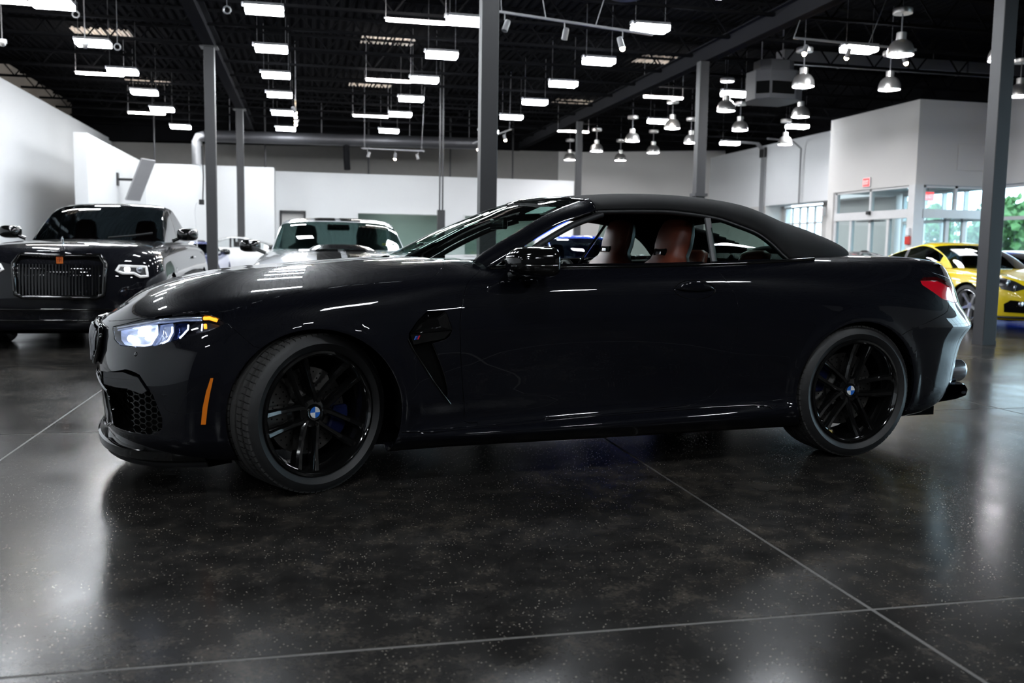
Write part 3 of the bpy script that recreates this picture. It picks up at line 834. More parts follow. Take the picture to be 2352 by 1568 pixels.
F2 = {k: [(p[0], p[1]) for p in v] for k, v in FEAT.items()}
DOOR = F2['door_front'][::-1]+F2['door_rear'][:]
doorpoly = F2['door_front']+F2['door_rear'][::-1]
doorpoly = [(F2['door_front'][0][0]-.0, 1.2)]+F2['door_front']+F2['door_rear'][::-1]+[(F2['door_rear'][0][0], 1.2)]
hoodl = F2['hood'][::-1]
hx = [p[0] for p in hoodl]; hz = [p[1] for p in hoodl]
bfl = F2['bump_f']; brl = F2['bump_r'][::-1]
brx = [p[0] for p in brl]; brz = [p[1] for p in brl]
arcF = circ(FAX[0]-.015, FAX[1], RA); arcR = circ(RAX[0], RAX[1], RA)
trunkl = [(2.46, 1.052), (2.8, 1.053), (3.05, 1.045), (3.3, 1.02), (3.45, .985), (3.62, .955), (3.75, .93)]
trx = [p[0] for p in trunkl]; trz = [p[1] for p in trunkl]
skl = [(.30, .272), (.46, .2585), (.661, .262), (.99, .274), (1.545, .298), (2.0, .309), (2.30, .322), (2.5, .34)]
skx = [p[0] for p in skl]; skz = [p[1] for p in skl]
def lab8(c):
    x, y, z = c; w = -y
    if math.hypot(x-FAX[0]+.015, z-FAX[1]) < RA: return None
    if math.hypot(x-RAX[0], z-RAX[1]) < RA: return None
    if inpoly(x, z, F2['headlight']): return 'headlight'
    if x < -.55 and inpoly(x, z, F2['intake']): return 'intake'
    if inpoly(x, z, F2['vent']): return 'vent'
    if x > 3.2 and inpoly(x, z, F2['tail']): return 'tail'
    # cabin opening
    if x > .46+.55*w*w and x < 2.62 and (w < .80 and z > .985): return None
    if x < .66 and z > np.interp(x, hx, hz) and x > -.905: return 'hood'
    if x < bfl[0][0]: return 'bumper_f'
    if x < 0 and z < np.interp(x, [p[0] for p in bfl], [p[1] for p in bfl]): return 'bumper_f'
    if inpoly(x, z, doorpoly): return 'door'
    if .0 < x < 2.6 and z < np.interp(x, skx, skz): return 'skirt'
    if x < 1.3: return 'fender'
    if x > 2.46 and z > np.interp(x, trx, trz): return 'trunk'
    if x > RAX[0] and z < np.interp(x, brx, brz, right=.835): return 'bumper_r'
    if x > 3.60: return 'bumper_r'
    return 'quarter'
lines8 = [F2['door_front'], F2['door_rear'], hoodl, bfl, brl, arcF, arcR, trunkl, skl]+[F2[k]+F2[k][:1] for k in ('headlight', 'intake', 'vent', 'tail')]
B8.holes = ((FAX[0]-.015, FAX[1], RA), (RAX[0], RAX[1], RA))
B8.label(lab8, lines8, .03)
B8.panel('hood', 'hood', m_paint, CAR, both=True)
B8.panel('front_bumper', 'bumper_f', m_paint, CAR, both=True, flange=.03)
B8.panel('front_fender', 'fender', m_paint, CAR, flange=.025)
doorL = B8.panel('door', 'door', m_paint, CAR)
B8.panel('side_skirt', 'skirt', m_paint, CAR, gap=.0006)
B8.panel('rear_quarter_panel', 'quarter', m_paint, CAR, flange=.025)
B8.panel('trunk_lid', 'trunk', m_paint, CAR, both=True)
B8.panel('rear_bumper', 'bumper_r', m_paint, CAR, both=True, flange=.02)
LEFT = {}

def mirror_part(o, parent=None):
    r = bpy.data.objects.new(o.name.split('.')[0], o.data); COL.objects.link(r)
    r.parent = parent or o.parent; r.scale = (1, -1, 1)
    return r
def on_skin(poly, push=.0):
    """outline (x,z) dropped on the left skin"""
    out = []
    for (x, z) in poly:
        p, n = B8.side(x, z)
        n = n if n.y < 0 else -n
        out.append(p+n*push)
    return out
def skin_patch(poly, push, n=10, back=None, dish=0.):
    """closed outline -> patch following the skin (fan rings), optional thickness"""
    c = np.mean(poly, axis=0)
    rings = []
    for k in range(n+1):
        t = 1-k/n
        rings.append(on_skin([(c[0]+(p[0]-c[0])*t, c[1]+(p[1]-c[1])*t) for p in poly], push-dish*(1-t*t)))
    m = MB(); N = len(poly)
    vs = [p for r in rings for p in r]
    fs = [(k*N+i, k*N+(i+1) % N, (k+1)*N+(i+1) % N, (k+1)*N+i) for k in range(n) for i in range(N)]
    if back is not None:
        b = on_skin(poly, back); o = len(vs); vs += b
        fs += [(o+i, o+(i+1) % N, (i+1) % N, i) for i in range(N)]
    return m.add(vs, fs)
def dens(poly, step=.02, closed=True):
    out = []
    q = poly+poly[:1] if closed else poly
    for a, b in zip(q[:-1], q[1:]):
        n = max(1, int(math.dist(a, b)/step))
        out += [tuple(a[i]+(b[i]-a[i])*k/n for i in range(len(a))) for k in range(n)]
    if not closed: out.append(tuple(q[-1]))
    return out

# underbody and wheel houses keep the inside dark
u = MB()
u.rng((-.80, -.66, .15), (3.62, .66, .20)); u.rng((.50, -.80, .17), (2.32, .80, .22))
u.rng((-.55, -.50, .2), (.45, .50, .80)); u.rng((2.40, -.52, .2), (3.45, .52, .84)); u.rng((.45, -.78, .2), (2.42, .78, .30))
u.rng((.40, -.74, .3), (.52, .74, .90)); u.rng((2.36, -.74, .3), (2.46, .74, .92))
u.rng((3.30, -.70, .35), (3.55, .70, .80)); u.rng((-.72, -.58, .25), (-.55, .58, .62))
u.build('underbody', m_dark, CAR)
for (cx, cz, y0) in ((FAX[0]-.015, FAX[1], .52), (RAX[0], RAX[1], .54)):
    m = MB()
    pr = [(RA+.02, .0), (RA+.03, .37), (.02, .37)]
    n = 40; vs = []; fs = []
    for k in range(n+1):
        a = -.25+(PI+.5)*k/n
        for (r, d) in pr:
            vs.append((cx+r*math.cos(a), -.915+d, cz+r*math.sin(a)))
    for k in range(n):
        for j in range(2): fs.append((k*3+j, k*3+j+1, k*3+4+j, k*3+3+j))
    w = m.add(vs, fs).build('wheel_arch_liner', m_dark, CAR, 40)
    mirror_part(w)

# ------------------------------------------------------------ glasshouse
def curve3(pts, n):
    pts = np.array(pts, float)
    d = np.concatenate([[0], np.cumsum(np.linalg.norm(np.diff(pts, axis=0), axis=1))])
    t = np.linspace(0, d[-1], n)
    return np.stack([pchip(d, pts[:, i])(t) for i in range(3)], 1)
WSS = [(.775, -.748, 1.058), (.86, -.727, 1.108), (.959, -.700, 1.160), (1.12, -.652, 1.247), (1.28, -.588, 1.312), (1.345, -.560, 1.334)]
WSC = [(.50, 0, 1.042), (.59, 0, 1.086), (.735, 0, 1.161), (.98, 0, 1.267), (1.11, 0, 1.320), (1.20, 0, 1.348)]
nT = 28
S_, C_ = curve3(WSS, nT), curve3(WSC, nT)
G = []
for k in range(nT):
    r = []
    for q in range(-24, 25):
        s = q/24
        r.append((C_[k][0]+(S_[k][0]-C_[k][0])*abs(s)**2.1, -S_[k][1]*s, C_[k][2]+(S_[k][2]-C_[k][2])*abs(s)**2.3))
    G.append(r)
GW = G
MB().grid(G).build('windscreen', m_glass, CAR, 60)
# black header over the top of the glass, then A-pillars
PLO = [(.80, -.803, .982), (.90, -.785, 1.045), (1.01, -.762, 1.112), (1.132, -.725, 1.179), (1.237, -.695, 1.229), (1.361, -.667, 1.272), (1.412, -.657, 1.288)]
WS2 = WSS+[(1.395, -.575, 1.348)]
a1, a2 = curve3([(.735, -.765, 1.03)]+WS2, 30), curve3(PLO, 30)
G = []
for k in range(30):
    p, q = Vector(a1[k]), Vector(a2[k])
    d = q-p; nrm = Vector((d.y*0-.25, -1, .55)).normalized()
    L = d.length
    r = [p-nrm*.03, p, p+d*.12+nrm*.008, p+d*.35+nrm*.017, p+d*.65+nrm*.017, p+d*.9+nrm*.007, q, q-nrm*.025+Vector((0, .03, 0)), p-nrm*.04+Vector((0, .05, -.01))]
    G.append(r)
ap = MB().grid(G).build('windscreen_pillar', m_paint, CAR, 60)
mirror_part(ap)
seal = [Vector(p)+Vector((.035, .012, -.022)) for p in curve3(PLO, 26)]
sl = MB().tube(seal, .016, 8).build('window_seal', m_trim, CAR, 60)
mirror_part(sl)
# windscreen header
EDG = [(1.405, -.657, 1.288), (1.6, -.655, 1.297), (1.78, -.657, 1.301), (1.947, -.667, 1.291), (2.094, -.680, 1.272), (2.203, -.695, 1.240), (2.317, -.718, 1.198), (2.40, -.742, 1.140), (2.46, -.762, 1.082), (2.505, -.775, 1.052), (2.70, -.752, 1.060), (2.90, -.675, 1.076), (3.08, -.50, 1.084), (3.18, -.25, 1.086), (3.2, -.02, 1.086)]
CEN = [(1.29, 0, 1.366), (1.50, 0, 1.388), (1.72, 0, 1.401), (1.9, 0, 1.404), (2.1, 0, 1.398), (2.25, 0, 1.388), (2.40, 0, 1.369), (2.52, 0, 1.342), (2.62, 0, 1.314), (2.70, 0, 1.290), (2.83, 0, 1.246), (2.95, 0, 1.194), (3.07, 0, 1.138), (3.15, 0, 1.106), (3.205, 0, 1.087)]
def stgrid(n, ns, push=0):
    E_, K_ = curve3(EDG, n), curve3(CEN, n)
    # keep the keyed pairing
    te = np.linspace(0, len(EDG)-1, n)
    E_ = np.stack([pchip(range(len(EDG)), [p[i] for p in EDG])(te) for i in range(3)], 1)
    K_ = np.stack([pchip(range(len(CEN)), [p[i] for p in CEN])(te) for i in range(3)], 1)
    G = []
    for k in range(n):
        r = []
        for q in range(ns+1):
            ph = PI/2*q/ns
            cy, sz = math.cos(ph)**.62, math.sin(ph)**.86
            fx = 1-math.cos(ph)**1.2
            r.append(Vector((E_[k][0]+(K_[k][0]-E_[k][0])*fx, E_[k][1]*cy, E_[k][2]+(K_[k][2]-E_[k][2])*sz)))
        G.append(r)
    return G
Gs = stgrid(70, 26)
full = [[Vector((p.x, -p.y, p.z)) for p in r[:-1]]+[p for p in r[::-1]] for r in Gs]
full = [[p for p in r]+[Vector((p.x, -p.y, p.z)) for p in r[-2::-1]] for r in Gs]
def rw_in(i, j):
    p = full[i][j]; q = full[i+1][j+1]
    cy = (p.y+q.y)/2; kx = i/69*14
    return 8.6 < kx < 11.9 and abs(cy) < .50
tg, rg = MB(), MB()
for i in range(len(full)-1):
    for j in range(len(full[0])-1):
        (rg if rw_in(i, j) else tg).add([full[i][j], full[i][j+1], full[i+1][j+1], full[i+1][j]], [(0, 1, 2, 3)])
rg.build('rear_window', m_glass, CAR, 70)
top = tg.build('soft_top', m_fab, CAR, 70)
mod = top.modifiers.new('thick', 'SOLIDIFY'); mod.thickness = .022; mod.offset = -1
hd = []
for q in range(len(full[0])):
    p = full[0][q]
    s = p.y/.657
    w = Vector((C_[-1][0]+(S_[-1][0]-C_[-1][0])*abs(s)**2.1, p.y*.86, C_[-1][2]+(S_[-1][2]-C_[-1][2])*abs(s)**2.3))
    hd.append([p+Vector((.012, 0, -.012)), p+Vector((-.004, 0, .004)), p.lerp(w, .3)+Vector((0, 0, .009)), p.lerp(w, .65)+Vector((0, 0, .008)), w+Vector((0, 0, .003)), w+Vector((.03, 0, -.03)), p+Vector((0, 0, -.035))])
MB().grid(hd).build('windscreen_header', m_gloss, CAR, 60)
# seam and rubber lip along the lower edge of the top
lip = [r[0]+Vector((0, .012, -.012)) for r in Gs[:46]]
o = MB().tube(lip, .013, 8).build('roof_seal', m_trim, CAR, 60); mirror_part(o)
# headliner
MB().grid([[p+Vector((0, 0, -.03)) for p in r[6:-6]] for r in full[2:40]]).build('headliner', m_dark, CAR, 70)
# rear quarter windows
topE = [(2.035, -.683, 1.262), (2.11, -.69, 1.252), (2.203, -.703, 1.226), (2.317, -.722, 1.184), (2.395, -.745, 1.128), (2.45, -.765, 1.074), (2.48, -.772, 1.053)]
T_ = curve3(topE, 22)
G = []
for k in range(22):
    t = Vector(T_[k]); b = Vector((t.x, -.787, 1.018+.022*(t.x-2.035)/.44))
    if b.z > t.z: b.z = t.z-.002
    G.append([b.lerp(t, j/6)+Vector((0, -.012*math.sin(PI*j/6), 0)) for j in range(7)])
o = MB().grid(G).build('quarter_window', m_dglass, CAR, 60); mirror_part(o)
# bright post in front of the near quarter window and the slanting one on the far side
m_post = mat('satin_post', (.055, .055, .058), .4, .3)
MB().bar((2.028, -.778, 1.012), (2.030, -.684, 1.262), .034, .016).build('window_post', m_post, CAR, bevel=.003)
MB().bar((1.93, .775, 1.00), (2.085, .690, 1.268), .042, .016).build('window_post', m_gloss, CAR, bevel=.003)
# belt strips
belt = on_skin(dens([(.80, .985), (1.15, .992), (1.55, .999), (1.95, 1.012), (2.2, 1.022), (2.50, 1.040), (2.62, 1.047)], .04, False), .004)
o = MB().tube([p+Vector((0, .012, .006)) for p in belt], .010, 8).build('belt_strip', m_gloss, CAR, 60); mirror_part(o)

# ------------------------------------------------------------ cabin
c = MB()
c.rng((.62, -.72, .30), (2.40, .72, .34)); c.rng((.55, -.70, .55), (.98, .70, .94)); c.rng((.95, -.13, .34), (2.0, .13, .66))
c.build('cabin_floor', m_dark, CAR)
d = MB()
vs = []
for (x, z, w) in ((.56, .98, .70), (.66, 1.015, .735), (.85, 1.02, .74), (1.02, .995, .735), (1.10, .95, .73), (1.08, .80, .72), (.9, .6, .7)):
    vs.append([(x, -w, z-.02), (x, -.45, z), (x, 0, z+.012), (x, .45, z), (x, w, z-.02)])
d.grid(vs).build('dashboard', m_bleather, CAR, 50)
for s in (-1, 1):
    m = MB(); pts = [(.98, .96), (1.25, .972), (1.6, .982), (1.98, .998), (2.04, .99), (2.04, .35), (.95, .35)]
    m.prism([(x, z) for x, z in pts], TR(0, s*.735, 0) @ RX(PI/2), -.05 if s > 0 else .05)
    dp = m.build('door_lining', m_bleather, CAR, bevel=.008)
    MB().tube([(1.15, s*.70, .93), (1.5, s*.695, .935), (1.85, s*.70, .94)], .014, 8).build('grab_handle', m_chrome if s > 0 else m_bleather, CAR, 60)
m = MB(); m.prism([(1.99, 1.02), (2.44, 1.03), (2.44, .35), (1.99, .35)], TR(0, .775, 0) @ RX(PI/2), .06)
m.prism([(1.99, 1.02), (2.44, 1.03), (2.44, .35), (1.99, .35)], TR(0, -.715, 0) @ RX(PI/2), .06)
m.build('rear_side_lining', m_bleather, CAR, bevel=.008)
MB().rng((2.55, -.70, .30), (2.62, .70, 1.0)).build('rear_bulkhead', m_dark, CAR, bevel=.02)
# steering wheel and mirror
T = TR(1.30, -.38, .86) @ RY(math.radians(-68))
sw = MB(); sw.tube([T @ Vector((.175*math.cos(a), .175*math.sin(a), 0)) for a in np.linspace(0, 2*PI, 33)[:-1]], .016, 8, closed=True)
sw.lathe([(.0, .02), (.06, .02), (.065, -.02), (0, -.02)], 16, T)
sw.bar(T @ Vector((-.17, 0, 0)), T @ Vector((.17, 0, 0)), .02, .04); sw.bar(T @ Vector((0, 0, 0)), T @ Vector((0, 0, -.3)), .05)
sw.build('steering_wheel', m_bleather, CAR, 50)
rm = MB(); rm.box((1.10, -.02, 1.225), (.03, .24, .065)); rm.bar((1.10, 0, 1.24), (1.05, 0, 1.285), .02); rm.box((1.02, 0, 1.258), (.06, .08, .04))
rm.build('interior_mirror', m_gloss, CAR, bevel=.012, seg=2)
MB().box((1.30, -.40, 1.285), (.12, .17, .012), (Euler((0, -.30, .2)).to_matrix())).build('sun_visor', m_bleather, CAR, bevel=.004)
m_stick = mat('pale_sticker', (.55, .75, .70), .6)
# toll sticker behind the glass, upper left of the windscreen
st = [Vector(GW[k][q])+Vector((.004, .001, -.005)) for k, q in ((19, 6), (23, 6), (23, 2), (19, 2))]
m = MB(); m.add([p for p in st]+[p+Vector((.002, .002, -.003)) for p in st], [(0, 1, 2, 3), (7, 6, 5, 4), (0, 4, 5, 1), (1, 5, 6, 2), (2, 6, 7, 3), (3, 7, 4, 0)])
m.build('windscreen_sticker', m_stick, CAR)

def superell(a, b, n, e):
    return [(a*abs(math.cos(t))**e*(1 if math.cos(t) >= 0 else -1), b*abs(math.sin(t))**e*(1 if math.sin(t) >= 0 else -1)) for t in (2*PI*k/n for k in range(n))]
def seat(x, y, z0, kind):
    """shell lofted from cushion up to the integrated headrest"""
    secs = [(-.02, .25, .50, .10), (.12, .262, .55, .11), (.26, .27, .55, .115), (.38, .265, .53, .11), (.46, .225, .45, .10), (.505, .150, .30, .075), (.54, .128, .27, .07), (.59, .136, .29, .075), (.66, .134, .28, .07), (.715, .118, .24, .055), (.735, .08, .15, .03)]
    rake = .24
    G = []
    for (h, hw, _, th) in secs:
        cx = x+rake*h; cz = z0+h
        G.append([(cx+p[0], y+p[1], cz-p[0]*rake) for p in superell(th, hw, 28, .75)])
    G = [r+[r[0]] for r in G]
    me = MB().grid(G)
    n = len(G[-1]); me.f.append(tuple(range((len(G)-1)*n, len(G)*n-1)))
    back = me.build('seat', m_leather, CAR, 60)
    # black rear shell
    G = []
    for (h, hw, _, th) in secs:
        cx = x+rake*h; cz = z0+h
        G.append([(cx+th*1.10*math.cos(a)**.7 if math.cos(a) > 0 else cx, y+hw*1.03*math.sin(a), cz-th*math.cos(a)*rake) for a in np.linspace(-PI/2*.9, PI/2*.9, 15)])
    MB().grid(G).build('seat_shell', m_bleather, back, 60)
    h = .555
    m = MB(); m.box((x+rake*h-.068, y, z0+h), (.02, .14, .045), Euler((0, rake*.8, 0)).to_matrix()); m.build('headrest_slot', m_dark, back, bevel=.008)
    m = MB(); m.box((x+rake*h-.080, y-.0, z0+h-.004), (.012, .055, .022), Euler((0, rake*.8, 0)).to_matrix()); m.build('seat_badge', m_chrome, back, bevel=.004)
    cu = MB(); 
    G = []
    for (dx, hz, hw) in ((-.55, .02, .22), (-.53, .07, .25), (-.40, .10, .26), (-.2, .09, .26), (.02, .07, .25)):
        G.append([(x+dx, y-hw, z0-.12), (x+dx, y-hw, z0-.06+hz*.6), (x+dx, y-hw*.8, z0-.06+hz*1.3), (x+dx, y, z0-.06+hz), (x+dx, y+hw*.8, z0-.06+hz*1.3), (x+dx, y+hw, z0-.06+hz*.6), (x+dx, y+hw, z0-.12)])
    cu.grid(G).build('seat_cushion', m_leather, back, 60)
    return back
seat(1.86, -.38, .525, 0); seat(1.88, .38, .54, 0)
for y in (-.34, .34):
    G = []
    for (h, hw, th) in ((0, .24, .07), (.25, .25, .075), (.40, .22, .065), (.44, .14, .05), (.50, .135, .055), (.58, .12, .05), (.60, .08, .02)):
        G.append([(2.40+.28*h+p[0], y+p[1], .50+h) for p in superell(th, hw, 20, .75)])
    G = [r+[r[0]] for r in G]
    MB().grid(G).build('rear_seat', m_leather, CAR, 60)

# ------------------------------------------------------------ mirror, handle
def shell(secs, axis='x', n=24):
    G = []
    for (c, ay, az, e) in secs:
        G.append([(c[0], c[1]+p[0], c[2]+p[1]) for p in superell(ay, az, n, e)])
    G = [r+[r[0]] for r in G]
    m = MB().grid(G); N = n+1
    m.f.append(tuple(range(N-1))[::-1]); m.f.append(tuple(range((len(G)-1)*N, len(G)*N-1)))
    return m
mir = shell([((.815, -1.03, 1.025), .03, .018, .8), ((.83, -1.025, 1.026), .075, .040, .72), ((.86, -1.02, 1.027), .098, .060, .66), ((.92, -1.015, 1.028), .108, .068, .62), ((1.0, -1.01, 1.028), .112, .071, .60), ((1.025, -1.01, 1.028), .110, .068, .58), ((1.035, -1.01, 1.028), .104, .062, .58)])
mo = mir.build('wing_mirror', m_gloss, CAR, 50); mirror_part(mo)
g = shell([((1.033, -1.01, 1.028), .098, .055, .58), ((1.039, -1.01, 1.028), .096, .053, .58)]).build('mirror_glass', m_chrome, mo, 40)
sb = MB(); sb.tube([(.90, -.86, .965), (.92, -.90, .972), (.935, -.95, .985), (.94, -.98, 1.0)], [.034, .028, .024, .022], 10)
so = sb.build('mirror_arm', m_gloss, CAR, 50); mirror_part(so)
sw = MB(); sw.tube([Vector(p) for p in ((.815, -1.088, 1.010), (.87, -1.115, 1.012), (.95, -1.124, 1.013), (1.02, -1.122, 1.014))], .0035, 6)
sw.build('mirror_line', m_chrome, mo, 60)
# door handle
hc = np.array([1.84, .898])
p0, n0 = B8.side(*hc); n0 = n0 if n0.y < 0 else -n0
ell = [(hc[0]+.112*math.cos(a), hc[1]+.046*math.sin(a)) for a in np.linspace(0, 2*PI, 41)[:-1]]
G = []
for k, (t, dp) in enumerate(((1.04, .0015), (1.0, .003), (.93, -.006), (.8, -.020), (.5, -.034), (.05, -.038))):
    G.append([Vector(B8.side(hc[0]+(x-hc[0])*t, hc[1]+(z-hc[1])*t)[0])+n0*dp for x, z in ell+ell[:1]])
hb = MB().grid(G).build('door_handle', m_gloss, CAR, 60); mirror_part(hb)
G = []
for k in range(19):
    t = -1+2*k/18
    x = hc[0]+.104*t; w = (.021*(1-abs(t)**2.4)+.004); zc = hc[1]+.012*(1-t*t)+.004
    base = Vector(B8.side(x, zc)[0])
    bow = .018*(1-abs(t)**3)
    G.append([base+n0*(bow+.006*math.cos(a))+Vector((0, 0, w*math.sin(a))) for a in np.linspace(0, 2*PI, 13)])
hg = MB().grid(G).build('handle_grip', m_paint, hb, 60); mirror_part(hg, hb)

# ------------------------------------------------------------ fender vent
vp = dens(F2['vent'], .012)
m = MB()
G = [on_skin(vp+vp[:1], -.004), on_skin(vp+vp[:1], -.03)]
m.grid([[p for p in r] for r in G])
m.build('vent_surround', m_gloss, CAR)
MB().add([p for p in on_skin(vp, -.024)], [tuple(range(len(vp)))]).build('vent_recess', m_dark, CAR)
upo = skin_patch(dens(F2['vent_up'], .01), 0, 10, -.03, dish=.032).build('vent_blade', m_gloss, CAR, 50)
bd = skin_patch(dens(F2['badge'], .01), .003, 6, -.02).build('vent_trim_bar', m_gloss, CAR, 40)
def quad_on(cx, cz, w, h, sl, push): return skin_patch([(cx-w/2-sl, cz-h/2), (cx+w/2-sl, cz-h/2), (cx+w/2+sl, cz+h/2), (cx-w/2+sl, cz+h/2)], push, 1)
quad_on(.418, .684, .006, .017, .004, .0045).build('badge_stripe', mat('stripe_blue', (.05, .16, .60), .3), bd)
quad_on(.4255, .6845, .006, .017, .004, .0045).build('badge_stripe', mat('stripe_navy', (.02, .03, .25), .3), bd)
quad_on(.433, .685, .006, .017, .004, .0045).build('badge_stripe', mat('stripe_red', (.60, .02, .03), .3), bd)
e1 = [(.385, .678), (.405, .637), (.44, .585), (.50, .492), (.55, .425), (.590, .374)]
o = MB().tube(on_skin(dens(e1, .02, False), .001), .0045, 8).build('vent_edge', m_gloss, CAR, 60)
e2 = [(.500, .655), (.535, .575), (.562, .505), (.578, .44), (.588, .380)]
o = MB().tube(on_skin(dens(e2, .02, False), -.006), .0035, 8).build('vent_edge', m_gloss, CAR, 60)
# a ridge along the skirt top
sk = [(.36, .262), (.50, .2515), (.80, .262), (1.2, .279), (1.63, .294), (2.0, .302), (2.20, .304), (2.29, .296), (2.31, .283)]
o = MB().tube(on_skin(dens(sk, .03, False), -.002), .007, 8).build('skirt_edge', m_paint, CAR, 60); mirror_part(o)
# ------------------------------------------------------------ head lights, marker, tail lights
B8.panel('headlight_lens', 'headlight', m_lens, CAR, gap=.004, flange=.006, push=.0)
HL = F2['headlight']
m_hdark = mat('headlight_black', (.02, .02, .024), .25)
m_drl = mat('led_white', (.9, .93, 1), .3, emit=(.72, .82, 1.0), es=2.2)
m_beam = mat('led_beam', (.9, .95, 1), .3, emit=(.80, .88, 1.0), es=14.0)
m_amb = mat('led_amber', (.9, .35, .02), .3, emit=(1.0, .33, .02), es=2.2)
m_hsil = mat('headlight_silver', (.62, .65, .72), .22, .9)
m_hglow = mat('headlight_reflector_glow', (.62, .66, .75), .25, .8, emit=(.50, .62, 1.0), es=.38)  # emission stands in for lamp light caught by the reflector
m_sil = mat('bright_silver_trim', (.62, .65, .70), .18, .9)
def shrink(poly, t):
    c = np.mean(poly, axis=0); return [(c[0]+(p[0]-c[0])*t, c[1]+(p[1]-c[1])*t) for p in poly]
def inner(x, z, d):
    p, n = B8.side(x, z); n = n if n.y < 0 else -n
    q = p-n*d
    return q
hp = dens(HL, .015)
G = [[inner(x, z, dd) for x, z in shrink(hp, t)+shrink(hp, t)[:1]] for t, dd in ((.99, .006), (.97, .03), (.94, .055), (.6, .065), (.05, .068))]
hh = MB().grid(G).build('headlight_housing', m_hdark, CAR, 50); mirror_part(hh)
def hl_tube(pts, d, r, m, name, n=8):
    o = MB().tube([inner(x, z, d) for x, z in dens(pts, .012, False)], r, n).build(name, m, hh, 60)
    mirror_part(o, hh); return o
# light guide, three glowing cells with angular light bars, amber at the rear tip
def patch_in(poly, d, m, name):
    pl = dens([tuple(p) for p in poly], .012); c = np.mean(pl, axis=0); N = len(pl)
    rings = [[inner(c[0]+(p[0]-c[0])*t, c[1]+(p[1]-c[1])*t, dd) for p in pl] for t, dd in ((1, d-.022), (.92, d-.006), (.6, d), (.02, d+.004))]
    o = MB().add([p for r in rings for p in r], [(k*N+i, k*N+(i+1) % N, (k+1)*N+(i+1) % N, (k+1)*N+i) for k in range(3) for i in range(N)]).build(name, m, hh, 50)
    mirror_part(o, hh); return o
m_glow2 = mat('headlight_faint_glow', (.45, .50, .62), .22, .85, emit=(.45, .58, 1.0), es=.16)  # weaker painted glow for the second cell and the guide edge
m_navy = mat('headlight_navy', (.03, .05, .16), .15, .7)
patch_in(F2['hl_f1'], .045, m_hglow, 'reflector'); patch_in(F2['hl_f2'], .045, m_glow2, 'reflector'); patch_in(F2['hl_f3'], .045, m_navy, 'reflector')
hl_tube(F2['hl_top'], .014, .0085, m_hsil, 'light_guide')
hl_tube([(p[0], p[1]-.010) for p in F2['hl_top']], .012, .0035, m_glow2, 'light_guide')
for k, r in (('hl_c1', .0042), ('hl_c2', .0040), ('hl_c3', .0036), ('hl_c4', .003)): hl_tube(F2[k], .016, r, m_drl, 'light_strip')
hl_tube(F2['hl_amb'], .010, .0075, m_amb, 'turn_signal'); hl_tube(F2['hl_amb2'], .012, .0065, m_amb, 'turn_signal')
for (x, z), s_ in zip(F2['hl_beam'], (1.0, .8)):
    o = MB().lathe([(0, -.012), (.014*s_, -.009), (.019*s_, 0), (.014*s_, .009), (0, .012)], 16, Matrix.Translation(inner(x, z, .034)) @ RX(PI/2)).build('lamp', m_beam, hh, 60); mirror_part(o, hh)
m_marker = mat('amber_lens', (.55, .13, .008), .25, 0, .6, emit=(.9, .25, .01), es=.10)
o = skin_patch(dens(F2['marker'], .01), .006, 4, -.01).build('side_marker', m_marker, CAR, 50); mirror_part(o)
m_red = mat('red_lens', (.45, .004, .015), .12, 0, 1, emit=(1, .01, .03), es=.14)
m_redd = mat('smoked_red_lens', (.05, .003, .004), .08, 0, 1)
B8.panel('tail_light', 'tail', m_red, CAR, gap=.003, flange=.02, push=-.001)
tp = F2['tail']
band = [tp[0], tp[1], tp[2], tp[3], (tp[3][0]-.01, tp[3][1]-.022), (tp[2][0]-.01, tp[2][1]-.020), (tp[1][0]+.03, tp[1][1]-.016)]
o = skin_patch(dens(band, .015), .004, 4, -.01).build('tail_light_strip', m_redd, CAR, 50); mirror_part(o)

# ------------------------------------------------------------ kidney grille, intakes, splitter
def fnt(y, z):
    """point on the nose skin seen from the front"""
    h = B8.bvh.ray_cast(Vector((-3, y, z)), Vector((1, 0, 0)))
    if h[0] is None: h = B8.bvh.find_nearest(Vector((-.93, y, z)))
    return h[0]
kid = [(-.035, .715), (-.22, .715), (-.40, .705), (-.445, .67), (-.44, .605), (-.33, .535), (-.16, .52), (-.05, .535), (-.025, .60)]
kd = dens(kid, .02)
ring = [fnt(y, z)+Vector((-.016, 0, 0)) for y, z in kd]
m_gsil = mat('grille_frame', (.30, .30, .31), .18, .9)
kf = MB().tube(ring, .011, 8, closed=True).build('kidney_grille', m_gloss, CAR, 60); kr = mirror_part(kf)
c0 = [fnt(y, z)+Vector((-.006, 0, 0)) for y, z in kd]
MB().add(c0, [tuple(range(len(c0)))]).build('grille_backing', m_dark, kf)
for k in range(10):
    y = -.065-.038*k
    zt = np.interp(-y, [.035, .22, .40, .44], [.715, .715, .705, .67])-.012; zb = np.interp(-y, [.05, .16, .33, .44], [.535, .52, .535, .605])+.012
    pts = [fnt(y, zb+(zt-zb)*t)+Vector((-.028, 0, 0)) for t in np.linspace(0, 1, 7)]
    MB().tube(pts, .0055, 6).build('grille_bar', m_gsil, kf, 60)
for ch in list(kf.children):
    r = ch.copy(); COL.objects.link(r); r.parent = kr
